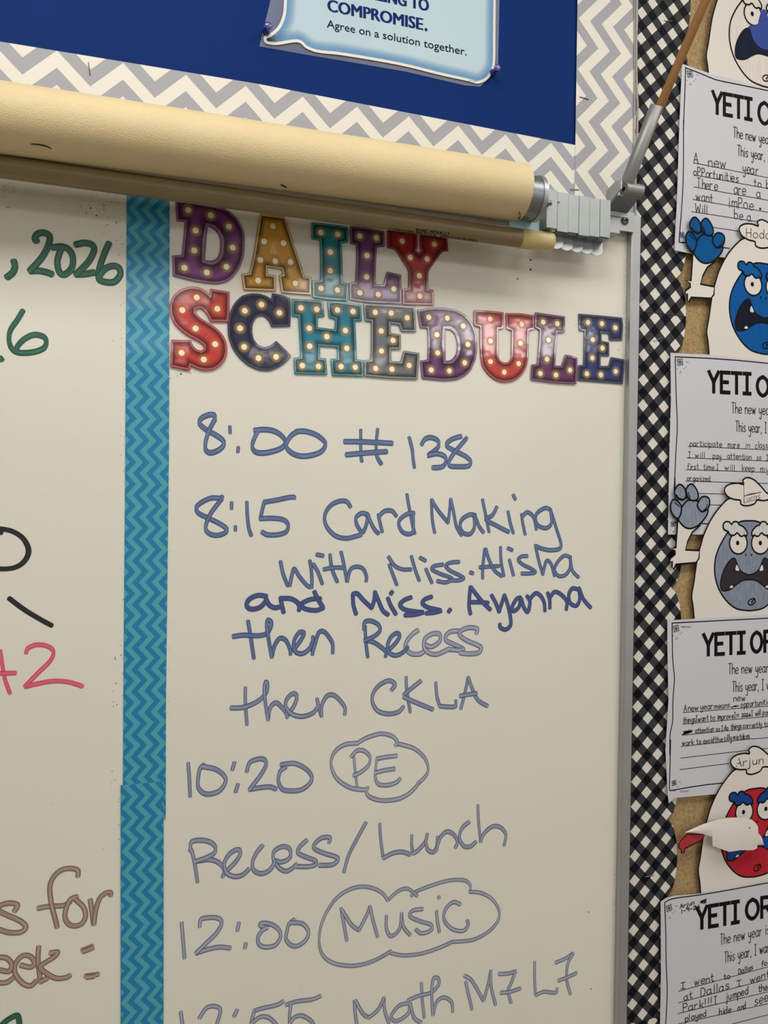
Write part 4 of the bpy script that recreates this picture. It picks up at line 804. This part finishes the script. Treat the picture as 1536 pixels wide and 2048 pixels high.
mb.disc(wall(Y4c([(1190, 1110)]), -.02)[0], .0011, m_black, fy(wall(Y4c([(1190, 1110)]), -.02)[0][0], 0) - .0019, 8); mb.build('folded_arm', r4)

# ------------------------------------------------------------------ staples
m_wire = mat('staple_wire', (170, 168, 170), .3, metal=.8); m_wire_d = mat('dark_staple_wire', (92, 92, 96), .35, metal=.8)
for a, b, Y, lab, m in (((177, 125), (180, 151), -.0012, 'staple in the zigzag border above the rolled map', m_wire_d), ((1159, 194), (1177, 199.5), -.002, 'staple at the left edge of the vertical zigzag strip', m_wire_d), ((1141, 379), (1158, 380), -.002, 'staple just above the stack of metal brackets', m_wire_d),
   ((1327.5, 41.4), (1344, 43), -.0014, 'staple in the gingham border near the flag pole', m_wire), ((1307, 682), (1325, 675), -.0014, 'staple in the gingham border level with the dark blue E', m_wire), ((1315, 1098.7), (1330, 1097), -.0008, 'staple in the gingham border left of the grey yeti', m_wire), ((1290.5, 1753), (1308, 1750), -.0008, 'staple in the gingham border above the lowest worksheet', m_wire),
   ((1360, 1582), (1377, 1581), -.0062, 'staple along the bottom of the third worksheet', m_wire), ((1362, 1252), (1382, 1253), -.0062, 'staple at the top left of the third worksheet', m_wire), ((1339, 468), (1348, 469), -.0014, 'staple in the gingham border left of the blue paw', m_wire)):
    p, q = at(a, Y), at(b, Y); mb = MB()
    mb.path([p+Vector((0, .004, 0)), p+Vector((0, -.0004, 0)), p*.9+q*.1+Vector((0, -.0008, 0)), p*.1+q*.9+Vector((0, -.0008, 0)), q+Vector((0, -.0004, 0)), q+Vector((0, .004, 0))], .00045, m, 6)
    tag(mb.build('staple'), lab, 'staple', 'staples in the board borders')

# ------------------------------------------------------------------ map rail and rolled map
yr = -.075; r0 = .0352
axA = Vector((-.6, yr, 1.9935 - .0006)); axB = Vector((0, yr, 2.0025))
xe = at((1065.5, 390), yr-.031).x; axB.x = xe
axA.z = 1.9935 - (2.0025-1.9935)*(.6-.13)/(xe+.13)
def on_roll(p, a, rad):
    """photo pixel -> point on the front of a horizontal cylinder"""
    r = ray(*p); o = CAM - a; A_ = r.y**2 + r.z**2; B_ = 2*(o.y*r.y + o.z*r.z); C0 = o.y**2 + o.z**2 - rad**2
    dd = B_*B_ - 4*A_*C0
    t = (-B_ - math.sqrt(max(dd, 0)))/(2*A_); return CAM + r*t
m_roll = mat('cream_vinyl_cloth', (220, 200, 154), .5, spec=.35, var=.03, scale=20, bump=(820, .65, .0009))
m_rod = mat('cream_wood_rod', (132, 116, 80), .35, spec=.5, var=.06, scale=14)
m_rodend = mat('pale_yellow_plastic', (206, 190, 128), .35)
mp_ = thing('rolled_map', tuple(axB), 'cream rolled-up wall map with a bottom rod hanging across the top of the whiteboard', 'wall map')
mb = MB(); d = axB-axA; L = d.length; d.normalize(); nn = 72; rows = []
for k in range(31):
    t = L*k/30; rr = r0*(1 + .012*math.sin(k*.8)*.3)
    if k == 30: rr *= .985
    rows.append([axA + d*t + Vector((0.0016*math.sin(3*a_) if k == 30 else 0, math.cos(a_), math.sin(a_)))*1.0 *(rr if True else 1) for a_ in (j*2*math.pi/nn for j in range(nn))])
mb.grid(rows, m_roll, closed=True); mb.face(rows[-1], m_roll); mb.build('map_cloth', mp_)
def scuff(pts, wd, name='scuff_mark'):
    mb = MB(); q = smooth(pts, 5); c = [on_roll(p, Vector((0, yr, axA.z + (axB.z-axA.z)*((at(p, yr).x-axA.x)/(axB.x-axA.x)))), r0+.0003) for p in q]
    for k in range(len(c)-1):
        h = wd*math.sin((k+.5)/len(c)*math.pi) + .0002; h2 = wd*math.sin((k+1.5)/len(c)*math.pi) + .0002
        mb.face([c[k]+Vector((0, 0, -h)), c[k+1]+Vector((0, 0, -h2)), c[k+1]+Vector((0, 0, h2)), c[k]+Vector((0, 0, h))], m_black)
    mb.build(name, mp_)
scuff([(61, 288), (78, 289), (92, 292), (104, 298)], .0007); scuff([(560, 369), (567, 371), (574, 376)], .0012); scuff([(1038, 423), (1041, 431), (1036, 440)], .0014)
ex_0 = at((1094, 408), -.045).x
# end cap with axle pin
mb = MB(); e = Vector((xe, yr, axB.z-.0055)); xc = at((1096, 395), yr-.026).x
mb.tube(e - Vector((.004, 0, 0)), Vector((xc-.006, yr, e.z)), r0*.78, m_steel_d, n=48)
mb.build('end_cap', mp_, bevel=.001)
mb = MB(); mb.tube((xc-.006, yr, e.z), (xc, yr, e.z), r0*.82, m_steel, n=48); mb.build('end_flange', mp_, bevel=.0008)
mb = MB(); mb.tube((xc, yr, e.z-.002), (at((1102, 402), yr).x, yr, e.z-.002), .0034, m_steel_d, n=16); mb.build('axle_pin', mp_)
# map sheet hanging from the roll to the rod
yq = -.055; rq = .0122; zq = 1.9512
mb = MB(); xs = at((1080, 442), -.062).x
mb.box((xs-.045, -.0604, zq+.008), (xs, -.0596, axB.z-.02), mat('light_blue_map_sheet', (168, 204, 220), .6)); tag(mb.build('map_sheet', mp_), 'light blue sheet edge')
# bottom rod
xr = at((1046, 470), yq-.01).x; xr2 = at((1112, 482), yq-.01).x
mb = MB(); mb.tube((-.6, yq, zq), (xr, yq, zq), rq, m_rod, n=40); mb.build('bottom_rod', mp_)
mb = MB(); mb.tube((xr, yq, zq), (xr2, yq, zq), rq, m_rodend, n=40, prof=[(0, rq*.9), (.0006, rq*1.04), (xr2-xr-.006, rq*1.05), (xr2-xr-.001, rq*.95), (xr2-xr, rq*.7)]); mb.build('rod_end_cap', mp_)
def rod_text(text, p0, p1, h):
    mb = MB(); tot = sum(GL[c][0]+.9 for c in text) - .9; p0 = Vector(p0); p1 = Vector(p1); ax = (p1-p0)/tot; x = 0
    for c in text:
        for s_ in P(GL[c][1]):
            if len(s_) > 2: s_ = smooth(s_, 2)
            c3 = [on_roll(tuple(p0+ax*(x+a+b*.12)+Vector((0, -b*h/7))), Vector((0, yq, zq)), rq+.0003) for a, b in s_]
            for k in range(len(c3)-1):
                u, v = c3[k], c3[k+1]; dd = (v-u); nrm = Vector((0, (u.y-yq), (u.z-zq))).normalized(); sd = dd.cross(nrm)
                if sd.length < 1e-9: continue
                sd = sd.normalized()*.00042; mb.face([u-sd, v-sd, v+sd, u+sd], m_black)
        x += GL[c][0]+.9
    mb.build('printed_label', mp_)
Rt = crop(770, 430, 7.314)
rod_text('RAND MCNALLY', Rt([(455, 238)])[0], Rt([(945, 298)])[0], 5.6)
rod_text('ELEMENTARY POLITICAL WORLD/US/ALASKA', Rt([(55, 226)])[0], Rt([(1350, 396)])[0], 4.6)

# aluminium rail the brackets ride on
xq = at((1275, 480), -.014).x; za = at((1240, 420), -.02).z; zbm = at((1240, 468), -.02).z
rl = thing('map_rail', (.6, -.02, 2.0), 'aluminium map rail end screwed to the top of the whiteboard behind the brackets', 'rail')
mb = MB(); mb.box((-.6, -.022, zbm), (at((1240, 440), -.022).x, -.0005, za), m_alu); mb.build('rail_bar', rl, bevel=.001)
p0 = at((1242, 422), -.014); p1 = at((1268, 465), -.014)
mb = MB(); mb.box((p0.x-.004, -.0145, p1.z), (p1.x, -.0125, p0.z), m_alu); mb.build('end_plate', rl, bevel=.0005)
mb = MB(); mb.box((p0.x-.004, -.0125, p1.z+.002), (p1.x-.002, -.0115, p0.z-.004), m_black); mb.build('plate_gap', rl)
sc_ = at((1250.5, 441), -.0155); mb = MB()
mb.tube((sc_.x, -.0135, sc_.z), (sc_.x, -.019, sc_.z), .0063, m_steel_d, prof=[(0, .0066), (.0012, .0066), (.003, .0056), (.0042, .003), (.0045, .0002)], n=24); s1 = mb.build('screw', rl, weld=True)
mb = MB()
for a_ in (.3, .3+math.pi/2):
    dx, dz = math.cos(a_)*.0036, math.sin(a_)*.0036; ex, ez = -math.sin(a_)*.0008, math.cos(a_)*.0008
    mb.face([(sc_.x-dx-ex, -.0183, sc_.z-dz-ez), (sc_.x+dx-ex, -.0183, sc_.z+dz-ez), (sc_.x+dx+ex, -.0183, sc_.z+dz+ez), (sc_.x-dx+ex, -.0183, sc_.z-dz+ez)], m_black)
mb.build('screw_slot', s1)

# six sliding map brackets
yh = -.045; HC = crop(1020, 320, 5.12)
ex_ = [at(p, yh).x for p in HC([(378, 450), (484, 460), (597, 470), (706, 480), (815, 490), (921, 500), (1029, 510)])]
zt = at(HC([(800, 383)])[0], yh).z; zb_ = at(HC([(800, 780)])[0], yh).z
names = ['leftmost grey map bracket holding the pin of the rolled map', 'grey map bracket second from the rolled map', 'grey map bracket third from the rolled map', 'grey map bracket fourth from the rolled map', 'grey map bracket fifth from the rolled map', 'rightmost grey map bracket in the stack beside the flag holder']
for i in range(6):
    xa_, xb_ = ex_[i]+.0003, ex_[i+1]-.0003; g = .0004*(i % 2)
    if i == 0: g = .0255; xa_ = at(HC([(378, 450)])[0], yh-g).x; xb_ = at(HC([(483, 460)])[0], yh-g).x
    z1 = zt + .0006*(i % 2); z0 = zb_ + .001*(i % 3)
    if i == 0: z1 = at(HC([(430, 303)])[0], yh-g).z; z0 = at(HC([(430, 694)])[0], yh-g).z
    root = thing('map_bracket', ((xa_+xb_)/2, yh, (z0+z1)/2), names[i], 'bracket', 'sliding map brackets')
    mb = MB(); mb.box((xa_, yh-g, z0), (xb_, yh+.0022-(g if i else 0), z1), m_steel); mb.build('front_plate', root, bevel=.0004)
    mb = MB(); mb.box((xa_, yh+.0022, z1-.003), (xb_, -.0225, z1-.0005), m_steel); mb.build('top_lip', root)
    # flat rounded tongue that hangs below the plate
    bx = (ex_[i]+ex_[i+1])/2 - .002; hw = (ex_[i+1]-ex_[i])*.62; zt_ = zb_ + .002; hh = .021
    tg = [(bx-hw, zt_), (bx-hw, zt_-hh*.55)] + [(bx-hw*math.cos(t), zt_-hh*.55-hh*.45*math.sin(t)) for t in (.3, .6, .9, 1.2, 1.57, 1.94, 2.24, 2.54, 2.84)] + [(bx+hw, zt_-hh*.55), (bx+hw, zt_)]
    mb = MB(); mb.plate(tg, m_steel_l, lambda X, Z: yh+.014+.0012*i - .18*(zt_-Z) - .12*(X-bx), .0011); mb.build('tongue', root, bevel=.0003)
    mb = MB(); mb.box((ex_[i]+.0006, yh+.003, zb_+.0005), (ex_[i+1]-.0006, -.0225, zb_+.0025), m_steel_d); mb.build('lower_lip', root)
    if i == 1:
        p = at(HC([(492, 430)])[0], yh-.003); mb = MB(); mb.tube((p.x-.003, yh-.002, p.z), (p.x+.002, yh-.003, p.z), .0014, m_steel_d, n=10); mb.build('rivet', root)

# flag holder, pole and cord
FH = crop(1180, 180, 6.827)
xb0 = at(FH([(510, 1280)])[0], -.05).x
def at_x(p, X):
    r = ray(*p); return CAM + r*(X/r.x)
bot = at(FH([(505, 1275)])[0], -.05); topx = at_x(FH([(915, 205)])[0], bot.x + .004)
dv = (topx-bot).normalized()
sz = lambda p: (p-CAM).dot(Vector((eX[2], eN[2], -eD[2])))/F      # metres per pixel at p
rt = 90/6.827*sz(topx)*.98; rb = 92/6.827*sz(bot)*.98
fh = thing('flag_holder', tuple(bot), 'grey metal flag holder with a slanted tube clipped to the end of the map rail', 'flag holder')
mb = MB(); mb.tube(bot, topx, rb, m_tube, r2=rt, n=40, inner=rt*.86, cap=False); mb.build('tube', fh)
k0 = at(FH([(460, 1350)])[0], -.05); k1 = at(FH([(690, 1390)])[0], -.05)
mb = MB(); mb.tube(k0, Vector((k1.x, k0.y, k0.z)), .0095, m_tube, n=28); mb.build('hinge_barrel', fh, bevel=.001)
mb = MB(); mb.tube(k0-Vector((.0006, 0, 0)), k0-Vector((.0001, 0, 0)), .003, m_black, n=16); mb.build('barrel_hole', fh)
# folded clip plates between the rail and the barrel
a_, b_, c_2, d_2 = (at(q, y) for q, y in zip(FH([(205, 1500), (205, 1420), (440, 1300), (430, 1400)]), (-.03, -.03, -.048, -.048)))
mb = MB(); xl, xr_ = a_.x, k1.x-.003
zlo = at(FH([(280, 1570)])[0], -.03).z
side = [(-.046, k0.z-.009), (-.058, k0.z-.004), (-.058, k0.z+.008), (-.046, k0.z+.011), (-.024, zlo+.022), (-.024, zlo-.002)]
for X in (xl+.010, xl+.0118):
    pass
for y_, z_ in (): pass
pf = [(-.024, zlo-.006), (-.05, k0.z-.0105), (-.05, k0.z-.0085), (-.024, zlo-.003)]
mb.grid([[(X, y_, z_) for y_, z_ in pf + pf[:1]] for X in (xl+.006, xr_)], m_steel_d, sm=False)
mb.face([(xl+.006, y_, z_) for y_, z_ in pf], m_steel_d); mb.face([(xr_, y_, z_) for y_, z_ in reversed(pf)], m_steel_d); mb.build('clip_underside', fh)
mb = MB()
for X in (xl+.006,):
    mb.face([(X, y_, z_) for y_, z_ in side], m_alu); mb.face([(X+.0018, y_, z_) for y_, z_ in reversed(side)], m_alu)
    n_ = len(side)
    for k in range(n_): mb.face([(X, *side[k]), (X, *side[(k+1) % n_]), (X+.0018, *side[(k+1) % n_]), (X+.0018, *side[k])], m_alu)
mb.build('clip_cheek', fh)
mb = MB(); mb.box((xl+.006, -.0245, zlo-.012), (xr_, -.0222, zlo+.004), m_steel); mb.build('clip_base', fh, bevel=.0004)
m_wood = mat('varnished_dowel', (158, 114, 66), .5, spec=.3, var=.1, scale=22)
fwd = Vector((eX[2], eN[2], -eD[2])); dep = (topx-CAM).dot(fwd)
rr_ = ray(1320.5, 211); pb = CAM + rr_*(dep/rr_.dot(fwd))
rr_ = ray(1413.5, -4); best = max((((CAM+rr_*(dep*k/400)/rr_.dot(fwd))-pb).normalized().dot(dv), k) for k in range(200, 500))
pt = CAM + rr_*(dep*best[1]/400)/rr_.dot(fwd)
dvp = (pt-pb).normalized(); rp = 8.0*sz(pb); rp2 = 9.8*sz(pt)
mb = MB(); mb.tube(pb-dvp*.02, pt+dvp*.25, (rp+rp2)/2, m_wood, n=24, rows=10)
tag(mb.build('flag_pole'), 'thin brown wooden flag pole standing in the grey flag holder', 'flag pole')
m_cord = mat('grey_white_cord', (176, 172, 166), .85, bump=(700, .8, .001))
for pts, rr, lab, sd in (([(1273.5, -60), (1273, 60), (1273, 130), (1274, 185), (1275.5, 215), (1274.5, 260), (1272, 330), (1271, 372), (1271, 430)], .0015, 'twisted pale cord hanging behind the flag holder, right strand', 0), ([(1269, -60), (1269.3, 100), (1268.8, 200), (1268, 270), (1267.8, 330)], .0010, 'thin pale cord hanging along the zigzag strip, left strand', 1)):
    mb = MB(); mb.path([at(p, -.004 if not sd else -.0034) for p in smooth(pts, 6)], rr, m_cord, 8)
    tag(mb.build('cord'), lab, 'cord', 'cords behind the flag holder')
